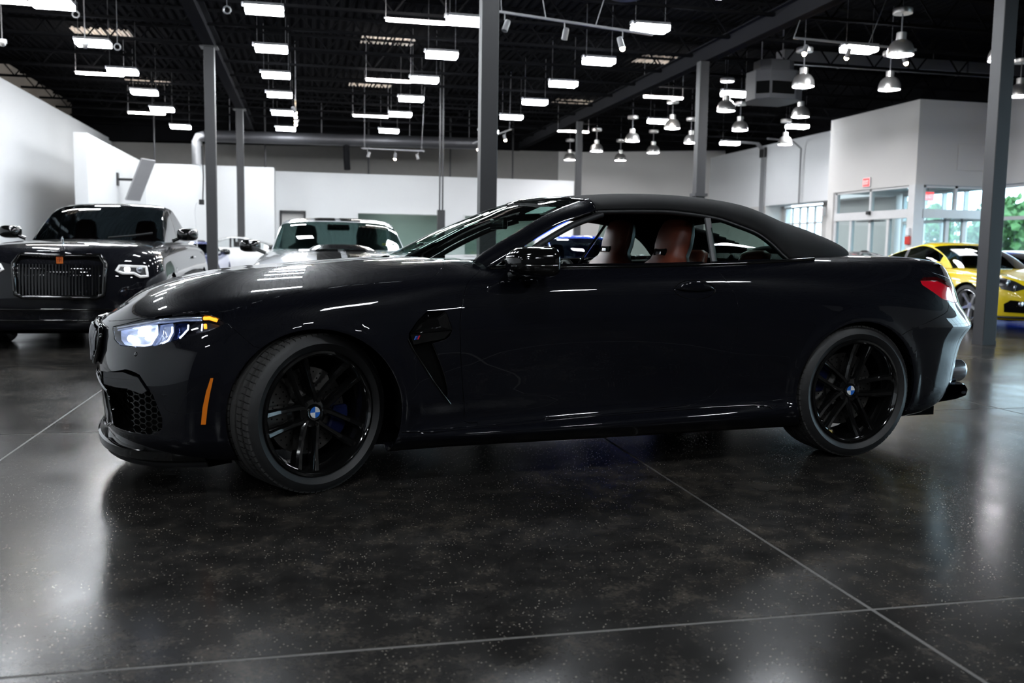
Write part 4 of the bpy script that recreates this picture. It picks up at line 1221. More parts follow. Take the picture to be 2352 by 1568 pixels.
# corner intake: recessed pocket with honeycomb mesh
ip = dens(F2['intake'], .015)
G = [[inner(x, z, d) for x, z in ip+ip[:1]] for d in (.002, .05, .09)]
pk = MB().grid(G).build('air_intake', m_gloss, CAR, 50); mirror_part(pk)
bk = [inner(x, z, .085) for x, z in ip]
MB().add(bk, [tuple(range(len(bk)))]).build('intake_backing', m_dark, pk)
mp = F2['mesh']
mb = MB()
cell = .030
for r in range(-2, 18):
    for q in range(-2, 16):
        cx = -.93+cell*1.5*q*.62; cz = .22+cell*.9*(r+(.5 if q % 2 else 0))
        if not inpoly(cx, cz, shrink(F2['intake'], .93)) or cz > .47: continue
        pts = [(cx+cell*.56*math.cos(a), cz+cell*.50*math.sin(a)) for a in np.linspace(0, 2*PI, 7)[:-1]]
        P3 = [inner(x, z, .048) for x, z in pts]
        mb.tube(P3, .0024, 5, closed=True)
hm = mb.build('honeycomb_mesh', m_gloss, pk, 60)
hm['kind'] = 'stuff'
# blade above the mesh and a fin at the corner
bl = [(-.895, .515), (-.80, .535), (-.735, .522), (-.70, .470), (-.72, .455), (-.78, .470), (-.86, .462), (-.895, .455)]
o = MB()
G = [[inner(x, z, d) for x, z in (dens(bl, .02)+dens(bl, .02)[:1])] for d in (-.004, .02)]
o.grid(G); o.add([p for p in G[0][:-1]], [tuple(range(len(G[0])-1))])
o = o.build('intake_blade', m_paint, CAR, 40); mirror_part(o)
# front splitter: a lip that follows the plan of the bumper
def planline(zref, push, n=60, wmax=.90, back=-.40):
    pts = []
    for k in range(n+1):
        a = PI/2*k/n
        x = -.25-(.70+push)*math.cos(a)**(2/4); y = (.885+push)*math.sin(a)**(2/2.2)
        pts.append((x, -y))
    return pts
for nm, pl, z0, z1, inset, mm in (('front_splitter', .012, .165, .215, .10, m_gloss), ('splitter_lip', -.012, .135, .166, .12, m_trim)):
    outer = [p for p in planline(0, pl) if p[0] < -.46]
    L = [(x, y) for x, y in outer]; full_ = L+[(x, -y) for x, y in L[::-1] if y != 0]
    m = MB(); n = len(full_)
    G = []
    for (dz, ins) in ((z1, inset), (z1, .010), (z1-.008, 0.), (z0+.006, .004), (z0, .012), (z0, inset)):
        G.append([(x+ins*(1 if True else 0)*.9, y*(1-ins*.6), dz) for x, y in full_])
    m.grid(G).build(nm, mm, CAR, 40)
# lower mouth below the grille
mo_ = [(-.62, .30), (-.58, .43), (-.30, .475), (0, .48), (.30, .475), (.58, .43), (.62, .30), (.45, .255), (0, .245), (-.45, .255)]
md = dens(mo_, .03)
c0 = [fnt(y, z)+Vector((-.003, 0, 0)) for y, z in md]
lm = MB().add(c0, [tuple(range(len(c0)))]).build('lower_grille', m_dark, CAR)
MB().tube([p+Vector((-.004, 0, 0)) for p in c0], .007, 6, closed=True).build('lower_grille_frame', m_gloss, lm, 60)
# rear: spoiler lip, bumper corner reflector duct, exhausts
sp = MB()
G = []
for k in range(-20, 21):
    y = .70*k/20; s = abs(k/20)
    x0 = 3.74-.16*s**2.2; z0 = 1.062-.035*s**2
    G.append([(x0-.16, y, z0+.004), (x0-.08, y, z0+.011), (x0-.025, y, z0+.014-.004*s), (x0-.012, y, z0+.008-.004*s), (x0-.03, y, z0-.02), (x0-.16, y, z0-.012)])
sp.grid(G).build('rear_spoiler', m_paint, CAR, 40)
for y in (-.62, -.46, .46, .62):
    e = MB(); e.lathe([(.050, 0), (.058, 0), (.060, .16), (.054, .175), (.048, .16), (.046, .02), (0, .02)], 24, TR(3.665, y, .405) @ RY(PI/2) @ Matrix.Scale(1.12, 4, (1, 0, 0)))
    e.build('exhaust_tip', m_sil, CAR, 50)
df = MB(); g = []
for (x, z) in ((3.30, .215), (3.60, .235), (3.80, .255), (3.875, .275), (3.885, .31), (3.86, .34), (3.70, .345)):
    g.append([(x-.12*abs(t)**4, .76*t, z) for t in np.linspace(-1, 1, 21)])
df.grid(g).build('rear_diffuser', m_gloss, CAR, 40)
# sensor dot, hood badge
p = Vector(B8.side(*F2['sensor'][0])[0]); n = Vector(B8.side(*F2['sensor'][0])[1]); n = n if n.y < 0 else -n
MB().lathe([(0, .004), (.008, .003), (.010, 0)], 14, Matrix.Translation(p) @ n.to_track_quat('Z', 'Y').to_matrix().to_4x4()).build('parking_sensor', m_gloss, CAR, 60)

# ------------------------------------------------------------ wheels
def roundel(parent, T, r):
    b = MB().lathe([(0, -.02), (r*1.25, -.02), (r*1.25, .0), (r*1.16, .004), (r*1.0, .003), (0, .003)], 28, T).build('hub_cap', m_gloss, parent, 40)
    for k in range(4):
        pts = [(0, 0)]+[(r*.82*math.cos(a), r*.82*math.sin(a)) for a in np.linspace(k*PI/2, (k+1)*PI/2, 8)]
        MB().prism(pts, T @ TR(0, 0, .0032), .0012).build('emblem_quarter', m_eblue if k % 2 else m_wht, b)
    return b
def make_wheel(name, R, Wd, spin, off):
    """local frame: axle along -y is outward, centre at origin"""
    T = RX(PI/2)       # lathe z -> -y (outward)
    rb = .272
    rim = MB()
    prof = [(rb-.020, -Wd/2+.02), (rb+.004, -Wd/2+.012), (rb+.006, -Wd/2+.022), (rb-.012, -Wd/2+.05), (rb-.026, 0), (rb-.020, Wd/2-.05), (rb-.006, Wd/2-.028), (rb+.006, Wd/2-.014), (rb+.004, Wd/2-.006), (rb-.006, Wd/2-.004), (rb-.014, Wd/2-.012), (rb-.018, Wd/2-.03), (rb-.030, Wd/2-.06), (rb-.036, 0), (rb-.034, -Wd/2+.05), (rb-.020, -Wd/2+.02)]
    rim.lathe(prof, 72, T)
    hub = [(0, .045+off), (.050, .045+off), (.066, .04+off), (.076, .02+off), (.082, -.03), (0, -.03)]
    rim.lathe(hub, 30, T)
    ro = rim.build(name, m_rim, CAR, 35)
    for k in range(5):
        for sgn in (-1, 1):
            a0 = spin+2*PI*k/5
            m = MB(); G = []
            for (r, lat, wd, zt, zb) in ((.040, .026, .018, .046, .0), (.070, .033, .0165, .050, .0), (.12, .037, .0160, .053, .01), (.165, .040, .0155, .060, .02), (.19, .042, .0185, .064, .03), (.225, .044, .0195, .075, .035), (.242, .045, .021, .080, .045), (.256, .046, .023, .082, .045)):
                zt = zt+off; zb = zb+off-.01
                sec = [(-wd, zb), (-wd*.9, zt-.014), (-wd*.45, zt), (wd*.35, zt), (wd*.9, zt-.010), (wd, zb)]
                if sgn < 0: sec = [(-p[0], p[1]) for p in sec[::-1]]
                r_ = []
                for (l, z) in sec:
                    l = l+sgn*lat
                    x = r*math.cos(a0)-l*math.sin(a0); zz = r*math.sin(a0)+l*math.cos(a0)
                    r_.append((x, -z, zz))
                G.append(r_)
            m.grid(G).build('spoke', m_rim, ro, 35)
    # tyre with circumferential grooves and slanted shoulder slots
    lat = []
    h = Wd/2
    side = [(rb-.004, -h+.03), (rb+.012, -h+.012), (rb+.035, -h+.002), (R-.045, -h), (R-.022, -h+.008), (R-.010, -h+.018)]
    tread = []
    grooves = (-.075, -.026, .026, .075)
    xs = sorted(set([-h+.022, h-.022]+[g+d for g in grooves for d in (-.0095, -.0075, .0075, .0095)]))
    for x in xs:
        deep = any(abs(x-g) < .0080 for g in grooves)
        crown = R-.004*(abs(x)/h)**2
        tread.append((crown-(.011 if deep else 0), x))
    prof = side+tread+[(r, -x) for r, x in side[::-1]]
    n = 76
    V = []; Fc = []
    P = len(prof)
    for k in range(n):
        for sub_ in range(2):
            for (r, x) in prof:
                sl = 0.
                if r > R-.03 and abs(x) > .03: sl = .35*(abs(x)-.03)/.1
                a = 2*PI*(k+(0 if sub_ == 0 else .86)+sl)/n
                V.append((r*math.cos(a), -x, r*math.sin(a)))
        # slot floor
    ring = P
    for k in range(n):
        b0, b1, b2 = (2*k)*P, (2*k+1)*P, (2*k+2) % (2*n)*P
        for j in range(P-1):
            Fc.append((b0+j, b1+j, b1+j+1, b0+j+1))
            slot = prof[j][0] > R-.012 and prof[j+1][0] > R-.012 and abs(prof[j][1]+prof[j+1][1])/2 > .034
            if not slot:
                Fc.append((b1+j, b2+j, b2+j+1, b1+j+1))
    t = MB().add(V, Fc)
    # inner carcass seen down the slots
    t.lathe([(rb, -h+.03), (R-.03, -h+.012), (R-.011, -h+.03), (R-.011, h-.03), (R-.03, h-.012), (rb, h-.03)], 72, T)
    ty = t.build('tyre', m_rub, ro, 28)
    ty.data.materials.append(m_tread)
    for pz in ty.data.polygons:
        c = pz.center
        if math.hypot(c.x, c.z) > R-.016: pz.material_index = 1
    dsc = MB().lathe([(.10, .012), (.195, .012), (.195, -.018), (.10, -.018)], 48, T, closed=True)
    dsc.lathe([(.0, .03), (.085, .03), (.10, .012), (.10, -.018), (0, -.018)], 30, T)
    dm = dsc.build('brake_disc', m_disc, ro, 35)
    hl = MB()
    for k in range(30):
        a = 2*PI*k/30
        for q in range(3):
            r = .125+.025*q; aa = a+.05*q
            hl.lathe([(0, .0127), (.0042, .0127)], 7, RX(PI/2) @ TR(r*math.cos(aa), -r*math.sin(aa), 0))
    hl.build('disc_holes', m_dark, dm, fix=False)['kind'] = 'stuff'
    cal = MB()
    a0 = math.radians(20 if name == 'x' else (200 if R > .355 else 20))
    pts = [(r*math.cos(a), r*math.sin(a)) for r, a in [(.135, a0-.42), (.205, a0-.40), (.212, a0-.2), (.214, a0), (.212, a0+.2), (.205, a0+.40), (.135, a0+.42), (.128, a0)]]
    cal.prism(pts, RX(PI/2) @ TR(0, 0, -.05) @ Matrix.Scale(-1, 4, (0, 1, 0)), .085)
    cal.build('brake_caliper', m_blue, ro, bevel=.008)
    for k in range(5):
        a = spin+PI/5+2*PI*k/5
        MB().lathe([(0, .02), (.009, .02), (.011, .0), (.011, -.02)], 8, T @ TR(.056*math.cos(a), -.056*math.sin(a), .03+off)).build('wheel_bolt', m_gloss, ro, 40)
    roundel(ro, T @ TR(0, 0, .05+off), .030)
    return ro
STEER = math.radians(26)
wf = make_wheel('front_wheel', .354, .275, math.radians(186), .028)
wf.location = (-.05, -.80, .354); wf.rotation_euler = (0, 0, STEER)
wr = make_wheel('rear_wheel', .3555, .285, math.radians(5), .036)
wr.location = (WB, -.800, .3555)
for src, x, nm, st in ((wf, -.05, 'front_wheel', STEER), (wr, WB, 'rear_wheel', 0)):
    c = copy_tree(src, CAR)
    c.location = (x, .80, src.location.z); c.rotation_euler = (0, 0, PI+st)
# ---------------------------------------------------------------- cars further back: lofted body + glasshouse
def simple_body(W, sill, ze, zc, xf, xr, fa, ra, Rw, nose=(3, 2), tail=(3, 2), ns=70, fr=(.18, .36, .58, .78, .92), hips=0., low=.0):
    """ze/zc: keyed edge and centre-line heights along x; xf/xr nose and tail ends"""
    X0, X1 = ze[0][0], ze[-1][0]
    xs = np.linspace(X0, X1, 24)
    E = pchip([k[0] for k in ze], [k[1] for k in ze]); Cn = pchip([k[0] for k in zc], [k[1] for k in zc])
    def zrow(f): return [(x, sill+(E(x)-sill)*f) for x in xs]
    hip = lambda x: hips*math.exp(-((x-ra)/.5)**2)+hips*.6*math.exp(-((x-fa)/.5)**2)
    def wrow(f): return [(x, W*f+(hip(x) if .9 < f else 0)) for x in xs]
    rows = [dict(w=wrow(.78), z=[(x, sill-.01) for x in xs], xf=xf+.10, xr=xr-.12), dict(w=wrow(.93), z=[(x, sill) for x in xs], xf=xf+.05+low, xr=xr-.06)]
    for f, wf, a, b in zip(fr, (.97, .99, 1.0, .975, .93), (.02, .0, .0, .01, .03), (.03, .0, .0, .02, .04)):
        rows.append(dict(w=wrow(wf), z=zrow(f), xf=xf+a, xr=xr-b))
    rows.append(dict(w=wrow(.83), z=zrow(1.0), xf=xf+.06, xr=xr-.07))
    rows.append(dict(w=wrow(.48), z=[(x, E(x)+(Cn(x)-E(x))*.8) for x in xs], xf=xf+.07, xr=xr-.08))
    rows.append(dict(w=wrow(0.), z=[(x, Cn(x)) for x in xs], xf=xf+.075, xr=xr-.085))
    R = Rw+.035
    b = Body(rows, fa-.30 if fa-.30 > xf+.3 else xf+.45, ra+.35, nose=nose, tail=tail, nn=18, ns=ns, nt=16, sub=3, sig=.07)
    def lab(c):
        if math.hypot(c[0]-fa, c[2]-Rw) < R or math.hypot(c[0]-ra, c[2]-Rw) < R: return None
        return 'body'
    b.holes = ((fa, Rw, R), (ra, Rw, R))
    b.label(lab, [circ(fa, Rw, R), circ(ra, Rw, R)], .05)
    return b
def glasshouse(root, m_body, m_gl, xa, xh, xq, xd, H, zb, wb, tum=.30, wedge=0., zc_pts=None, cols=('body', 'body'), bpil=None, side=(.10, .90), m_roof=None):
    """xa windscreen foot, xh header, xq roof end, xd rear glass foot"""
    n = 34
    zc = pchip(*zip(*(zc_pts or ((xa, zb+.01), (xa+(xh-xa)*.5, zb+(H-zb)*.53), (xh, H-.06), (xh+(xq-xh)*.35, H-.018), (xh+(xq-xh)*.7, H), (xq, H-.025), (xq+(xd-xq)*.5, zb+(H-zb)*.55), (xd, zb+.02)))))
    xs = np.linspace(xa, xd, n)
    G = []
    for x in xs:
        c = float(zc(x)); zb_ = zb+wedge*(x-xa)
        c = max(c, zb_+.004)
        h = c-zb_
        zr = zb_+h*.84; wr = wb-tum*(zr-zb_)
        r = []
        for s in (0, .25, .5, .75, 1.0): r.append([x, wb+(wr-wb)*s+.012*math.sin(PI*s)*min(1, h*3), zb_+(zr-zb_)*s])
        for k in range(1, 8):
            ph = PI/2*k/7
            r.append([x, wr*math.cos(ph)**.72, zr+(c-zr)*math.sin(ph)**.9])
        t = (x-xa)/(xd-xa)
        for p in r: p[0] += (.24*(1-t)**2-.20*t**2)*(p[1]/wb)**2
        G.append([Vector((p[0], -p[1], p[2])) for p in r])
    nc = len(G[0])
    def st(x): return int(round((x-xa)/(xd-xa)*(n-1)))
    ih, iq = st(xh), st(xq)
    sa, sb = int(n*side[0]), int(n*side[1])
    def patch(i0, i1, j0, j1, name, m, both, par, push=0.):
        def grid(sg): return [[Vector((G[i][j].x, G[i][j].y*sg, G[i][j].z)) for j in range(j0, j1+1)] for i in range(i0, i1+1)]
        if both:
            q = MB(); g = grid(1); g2 = grid(-1)
            q.grid([a+b[::-1] for a, b in zip(g, g2)]) if j1 == nc-1 else (q.grid(g), q.grid([r[::-1] for r in g2]))
            return q.build(name, m, par, 50)
        q = MB().grid(grid(1)).build(name, m, par, 50)
        MB().grid([r[::-1] for r in grid(-1)]).build(name, m, par, 50)
        return q
    mr = m_roof or m_body
    patch(ih, iq, 5, nc-1, 'roof', mr, True, root)
    patch(0, ih, 5, nc-1, 'windscreen', m_gl, True, root)
    patch(iq, n-1, 5, nc-1, 'rear_window', m_gl, True, root)
    patch(0, n-1, 4, 5, 'roof_rail', m_body, False, root)
    if bpil:
        ib = st(bpil)
        patch(sa, ib, 0, 4, 'side_window', m_gl, False, root); patch(ib, ib+1, 0, 4, 'window_pillar', m_trim, False, root)
        patch(ib+1, sb, 0, 4, 'side_window', m_gl, False, root)
    else: patch(sa, sb, 0, 4, 'side_window', m_gl, False, root)
    if sa > 0: patch(0, sa, 0, 4, 'front_pillar', m_body, False, root)
    if sb < n-1: patch(sb, n-1, 0, 4, 'rear_pillar', m_body, False, root)
    return G
def road_wheel(root, x, y, R, wd, m_sp, spokes=5, right=False):
    T = RX(PI/2) if y < 0 else RX(-PI/2)
    ro = MB().lathe([(R*.74, -wd/2+.02), (R*.76, wd/2-.015), (R*.73, wd/2-.01), (R*.70, wd/2-.05), (R*.68, -wd/2+.02)], 36, T).build('wheel', m_sp, root, 35)
    for k in range(spokes):
        a = 2*PI*k/spokes+.3
        G = []
        for (r, w, z) in ((.04, .030, .045), (R*.35, .026, .055), (R*.72, .034, .075)):
            sec = [(-w, z-.04), (-w*.7, z), (w*.7, z), (w, z-.04)]
            G.append([T @ Vector((r*math.cos(a)-l*math.sin(a), r*math.sin(a)+l*math.cos(a), zz)) for l, zz in sec])
        MB().grid(G).build('spoke', m_sp, ro, 35)
    MB().lathe([(0, .05), (.05, .048), (.06, .0), (0, 0)], 18, T).build('hub', m_sp, ro, 35)
    MB().lathe([(R*.73, -wd/2+.02), (R*.80, -wd/2), (R*.95, -wd/2+.006), (R, -wd/2+.03), (R, wd/2-.03), (R*.95, wd/2-.006), (R*.80, wd/2), (R*.73, wd/2-.02)], 40, T).build('tyre', m_rub, ro, 35)
    MB().lathe([(0, -.03), (R*.55, -.03), (R*.55, -.0), (0, 0)], 24, T).build('brake_disc', m_disc, ro, 35)
    ro.location = (x, y, R)
    return ro
def dark_under(root, xf, xr, W, fa, ra, R):
    m = MB(); m.rng((xf+.35, -W*.72, .14), (xr-.35, W*.72, .20)); m.rng((fa+R+.1, -W*.86, .15), (ra-R-.1, W*.86, .45)); m.rng((fa-R, -W*.55, .2), (fa+R, W*.55, .62)); m.rng((ra-R, -W*.55, .2), (ra+R, W*.55, .62))
    m.rng((fa+R+.05, -W*.8, .4), (ra-R, W*.8, .62))
    m.build('underbody', m_dark, root)
def mirror_pod(root, m, x, y, z, s=1., arm=.12):
    for sg in (-1, 1):
        q = shell([((x-.06*s, sg*y, z), .05*s, .03*s, .8), ((x-.03*s, sg*y, z), .10*s, .06*s, .7), ((x+.05*s, sg*y, z), .115*s, .07*s, .6), ((x+.07*s, sg*y, z), .108*s, .064*s, .6)])
        q.tube([(x, sg*(y-.05), z-.03), (x+.03, sg*(y-arm-.05), z-.08)], .02*s, 8)
        q.build('wing_mirror', m, root, 50)
def two_seats(root, x, z, m, ys=(-.37, .37)):
    for y in ys:
        G = []
        for (h, hw, th) in ((0, .25, .09), (.3, .26, .10), (.45, .22, .08), (.50, .13, .06), (.60, .135, .065), (.70, .11, .05), (.72, .06, .02)):
            G.append([(x+.22*h+p[0], y+p[1], z+h) for p in superell(th, hw, 18, .75)])
        MB().grid([r+[r[0]] for r in G]).build('seat', m, root, 60)
def front_pt(b, y, z, off=.004):
    h = b.bvh.ray_cast(Vector((-4, -abs(y), z)), Vector((1, 0, 0)))
    p = h[0] if h[0] is not None else b.bvh.find_nearest(Vector((-.95, -abs(y), z)))[0]
    n = h[1] if h[0] is not None else Vector((-1, 0, 0))
    if n.x > 0: n = -n
    p = p+n*off
    return Vector((p.x, math.copysign(abs(p.y), y), p.z))
def front_patch(b, poly, off, name, m, root, mirror=True, n=6):
    c = np.mean(poly, axis=0); objs = []
    for sg in ((1, -1) if mirror else (1,)):
        pl = dens([tuple(p) for p in poly], .03)
        rings = [[front_pt(b, sg*(c[0]+(p[0]-c[0])*t), c[1]+(p[1]-c[1])*t, off) for p in pl] for t in np.linspace(1, .02, n)]
        N = len(pl); q = MB()
        q.add([p for r in rings for p in r], [(k*N+i, k*N+(i+1) % N, (k+1)*N+(i+1) % N, (k+1)*N+i) for k in range(n-1) for i in range(N)])
        objs.append(q.build(name, m, root, 40))
    return objs
m_silver = mat('wheel_silver', (.55, .56, .58), .25, .85)
m_cgl = glass('car_glass', (.30, .36, .36)); m_cgl2 = glass('dark_car_glass', (.10, .12, .13)); m_cgl3 = glass('clear_car_glass', (.26, .34, .33))
m_intd = mat('dark_interior', (.010, .010, .011), .7)
def interior(root, x0, x1, w, z):
    MB().rng((x0, -w, .45), (x1, w, z)).build('interior_tub', m_intd, root)

# --- black luxury sedan on the left
def luxury():
    r = thing('luxury_sedan', 'black luxury sedan with upright slatted grille and orange badge parked at left', 'car', (-2.45, 10.95, 0), PI/2)
    b = simple_body(.975, .20, ((-.95, .88), (-.8, .985), (-.4, 1.04), (.3, 1.07), (1.0, 1.09), (2.2, 1.11), (3.2, 1.10), (4.0, 1.03), (4.35, .92)), ((-.95, .95), (-.85, 1.04), (-.5, 1.10), (.3, 1.135), (1.0, 1.145), (2.2, 1.15), (3.2, 1.12), (4.0, 1.05), (4.35, .94)), -.93, 4.34, 0, 3.11, .37, nose=(5, 2.3), tail=(3, 2))
    b.panel('body', 'body', m_paint, r, both=True, flange=.02)
    dark_under(r, -.93, 4.34, .975, 0, 3.11, .37)
    glasshouse(r, m_paint, m_cgl2, .72, 1.62, 2.55, 3.75, 1.63, 1.115, .745, .26, bpil=2.0, side=(.12, .82))
    interior(r, .9, 3.2, .72, 1.07); two_seats(r, 1.85, .68, mat('dark_red_leather', (.08, .02, .015), .5))
    for x in (0, 3.11):
        for y in (-.84, .84): road_wheel(r, x, y, .37, .255, m_rim, 7)
    mirror_pod(r, m_gloss, .98, 1.00, 1.215, 1.1)
    # grille: frame, vertical slats, badge
    kd = dens([(-.41, .57), (-.43, .87), (-.37, .955), (.37, .955), (.43, .87), (.41, .57), (.34, .535), (-.34, .535)], .04)
    ring = [front_pt(b, y, z, .02) for y, z in kd]
    gr = MB().tube(ring, .022, 8, closed=True).build('grille', m_gloss, r, 60)
    MB().add([front_pt(b, y, z, .006) for y, z in kd], [tuple(range(len(kd)))]).build('grille_backing', m_dark, gr)
    for k in range(25):
        y = -.37+.74*k/24
        MB().bar(front_pt(b, y, .56, .016), front_pt(b, y, .865, .016), .012, .02).build('grille_slat', m_gloss, gr)
    m = MB(); p = front_pt(b, 0, .912, .022); m.box(p, (.012, .062, .085)); bd = m.build('badge', mat('badge_orange', (.85, .20, .02), .35), r, bevel=.003)
    rr = MB()
    for dy in (-.012, .010):
        q = [(dy, -.028), (dy, .028)]
        rr.box(p+Vector((-.008, dy-.006, 0)), (.006, .005, .055)); rr.box(p+Vector((-.008, dy+.004, .024)), (.006, .018, .006)); rr.box(p+Vector((-.008, dy+.012, .013)), (.006, .005, .020)); rr.box(p+Vector((-.008, dy+.004, .002)), (.006, .018, .006)); rr.box(p+Vector((-.008, dy+.010, -.014)), (.006, .005, .03), Euler((.25, 0, 0)).to_matrix())
    rr.build('badge_monogram', mat('badge_dark', (.35, .06, .01), .4), bd)
    orn = MB(); o0 = front_pt(b, 0, 1.03, 0)+Vector((.06, 0, .02))
    orn.tube([o0, o0+Vector((.01, 0, .03)), o0+Vector((-.015, 0, .07)), o0+Vector((-.01, 0, .10))], [.016, .010, .012, .006], 8)
    orn.build('hood_ornament', m_chrome, r, 60)
    # lamps: white light ring round dark pods
    for sg in (-1, 1):
        pl = dens([(sg*.53, .81), (sg*.56, .86), (sg*.80, .85), (sg*.815, .755), (sg*.75, .75), (sg*.69, .785), (sg*.59, .785)], .03)
        pts = [front_pt(b, y, z, .012) for y, z in pl]
        hl = MB().add([front_pt(b, y, z, .006) for y, z in pl], [tuple(range(len(pl)))]).build('headlight', m_hdark, r)
        MB().tube(pts, .014, 6, closed=True).build('light_ring', mat('ring_white', (.9, .9, .9), .3, emit=(1, 1, 1), es=.25), hl, 60)
        for y in (.63, .74):
            c = front_pt(b, sg*y, .823, .01)
            MB().lathe([(0, .012), (.025, .008), (.033, 0)], 14, Matrix.Translation(c) @ RY(-PI/2)).build('lamp', m_hsil if y > .70 else mat('lamp_glow', (.9, .9, .9), .2, emit=(1, 1, .97), es=1.2), hl, 50)
    # lower bumper line and fog strip
    MB().tube([front_pt(b, y, .415, .012) for y in np.linspace(-.93, .93, 31)], .010, 6).build('bumper_strip', m_gloss, r, 60)
    MB().tube([front_pt(b, y, .30, .004) for y in np.linspace(-.85, .85, 25)], .010, 6).build('lower_strip', m_gloss, r, 60)
    w = MB(); w.tube([(.70, -.15, 1.16), (.78, -.42, 1.19), (.86, -.62, 1.225)], .012, 6); w.build('wiper', m_trim, r, 60)
    for sg in (-1, 1):
        p = b.side(2.0, .93)[0]; MB().box((2.0, sg*(abs(p.y)+.015), .93), (.24, .03, .03)).build('door_handle', m_chrome, r, bevel=.008)
    MB().lathe([(0, .003), (.03, .002), (.034, 0)], 16, Matrix.Translation(Vector((.18, -.985, .80))) @ RX(PI/2)).build('side_badge', m_chrome, r)
    return r
luxury()

# --- white coupe with black stripes
def striped():
    r = thing('striped_coupe', 'white muscle coupe with twin black racing stripes parked behind the hood', 'car', (.36, 9.75, 0), PI/2)
    wp = mat('white_car_paint', (.70, .72, .75), .22, 0, 1)
    b = simple_body(.955, .16, ((-.92, .75), (-.75, .85), (-.3, .945), (.3, .985), (.9, 1.02), (2.0, 1.04), (3.0, 1.05), (3.5, 1.03), (3.85, .95)), ((-.92, .80), (-.75, .925), (-.3, 1.015), (.3, 1.06), (.9, 1.075), (2.0, 1.08), (3.0, 1.10), (3.5, 1.08), (3.85, 1.0)), -.92, 3.85, 0, 2.72, .35, hips=.015)
    b.panel('body', 'body', wp, r, both=True)
    dark_under(r, -.92, 3.85, .955, 0, 2.72, .35)
    G = glasshouse(r, wp, m_cgl3, .72, 1.42, 2.25, 3.25, 1.45, 1.05, .755, .32, bpil=2.05, side=(.13, .80))
    interior(r, .85, 2.9, .70, 1.0); two_seats(r, 1.75, .64, m_bleather)
    for x in (0, 2.72):
        for y in (-.83, .83): road_wheel(r, x, y, .35, .27, m_rim, 5)
    mirror_pod(r, m_gloss, .95, .99, 1.09, 1.0)
    # stripes: hood pair, roof pair
    ms = mat('stripe_black', (.006, .006, .007), .2, 0, .8)
    for sg in (-1, 1):
        y0, y1 = .03, .27
        g = []
        for x in np.linspace(-.70, .78, 24):
            row_ = []
            for y in np.linspace(y0, y1, 5):
                h = b.bvh.ray_cast(Vector((x, -y, 3)), Vector((0, 0, -1)))
                row_.append(Vector((x, sg*y, (h[0].z if h[0] else .9)+.005)))
            g.append(row_)
        MB().grid(g).build('hood_stripe', ms, r, 50)
        q = []
        for row_ in G:
            pts = [(p.x, -p.y, p.z) for p in row_[5:]][::-1]
            ys = [p[1] for p in pts]
            if not (1.42 < row_[-1].x < 2.2): continue
            q.append([Vector((np.interp(y, ys, [p[0] for p in pts]), sg*y, np.interp(y, ys, [p[2] for p in pts])+.005)) for y in np.linspace(y0, y1, 5)])
        MB().grid(q).build('roof_stripe', ms, r, 50)
    # hood vent bulge between the stripes and the cowl
    v = MB(); g = []
    for x, dz in ((.05, .01), (.12, .05), (.45, .055), (.56, .01)):
        g.append([(x, y, 1.062+dz*(1-abs(y/.34)**4)+.03*(x-.2)) for y in np.linspace(-.34, .34, 15)])
    v.grid(g).build('hood_vent', ms, r, 50)
    MB().box((1.28, 0, 1.32), (.03, .26, .07)).build('interior_mirror', m_gloss, r, bevel=.01)
    for k, (cx, c) in enumerate(((-.52, (.75, .6, .15)), (-.60, (.3, .6, .45)))):
        MB().box((1.0, cx, 1.13), (.004, .06, .035), Euler((0, -.9, 0)).to_matrix()).build('windscreen_sticker', mat('sticker_%d' % k, c, .6), r)
    front_patch(b, [(.52, .60), (.56, .70), (.84, .72), (.88, .62), (.7, .58)], .006, 'headlight', m_hsil, r)
    front_patch(b, [(-.5, .32), (-.55, .60), (.55, .60), (.5, .32)], .006, 'grille', m_dark, r, False)
    return r
striped()

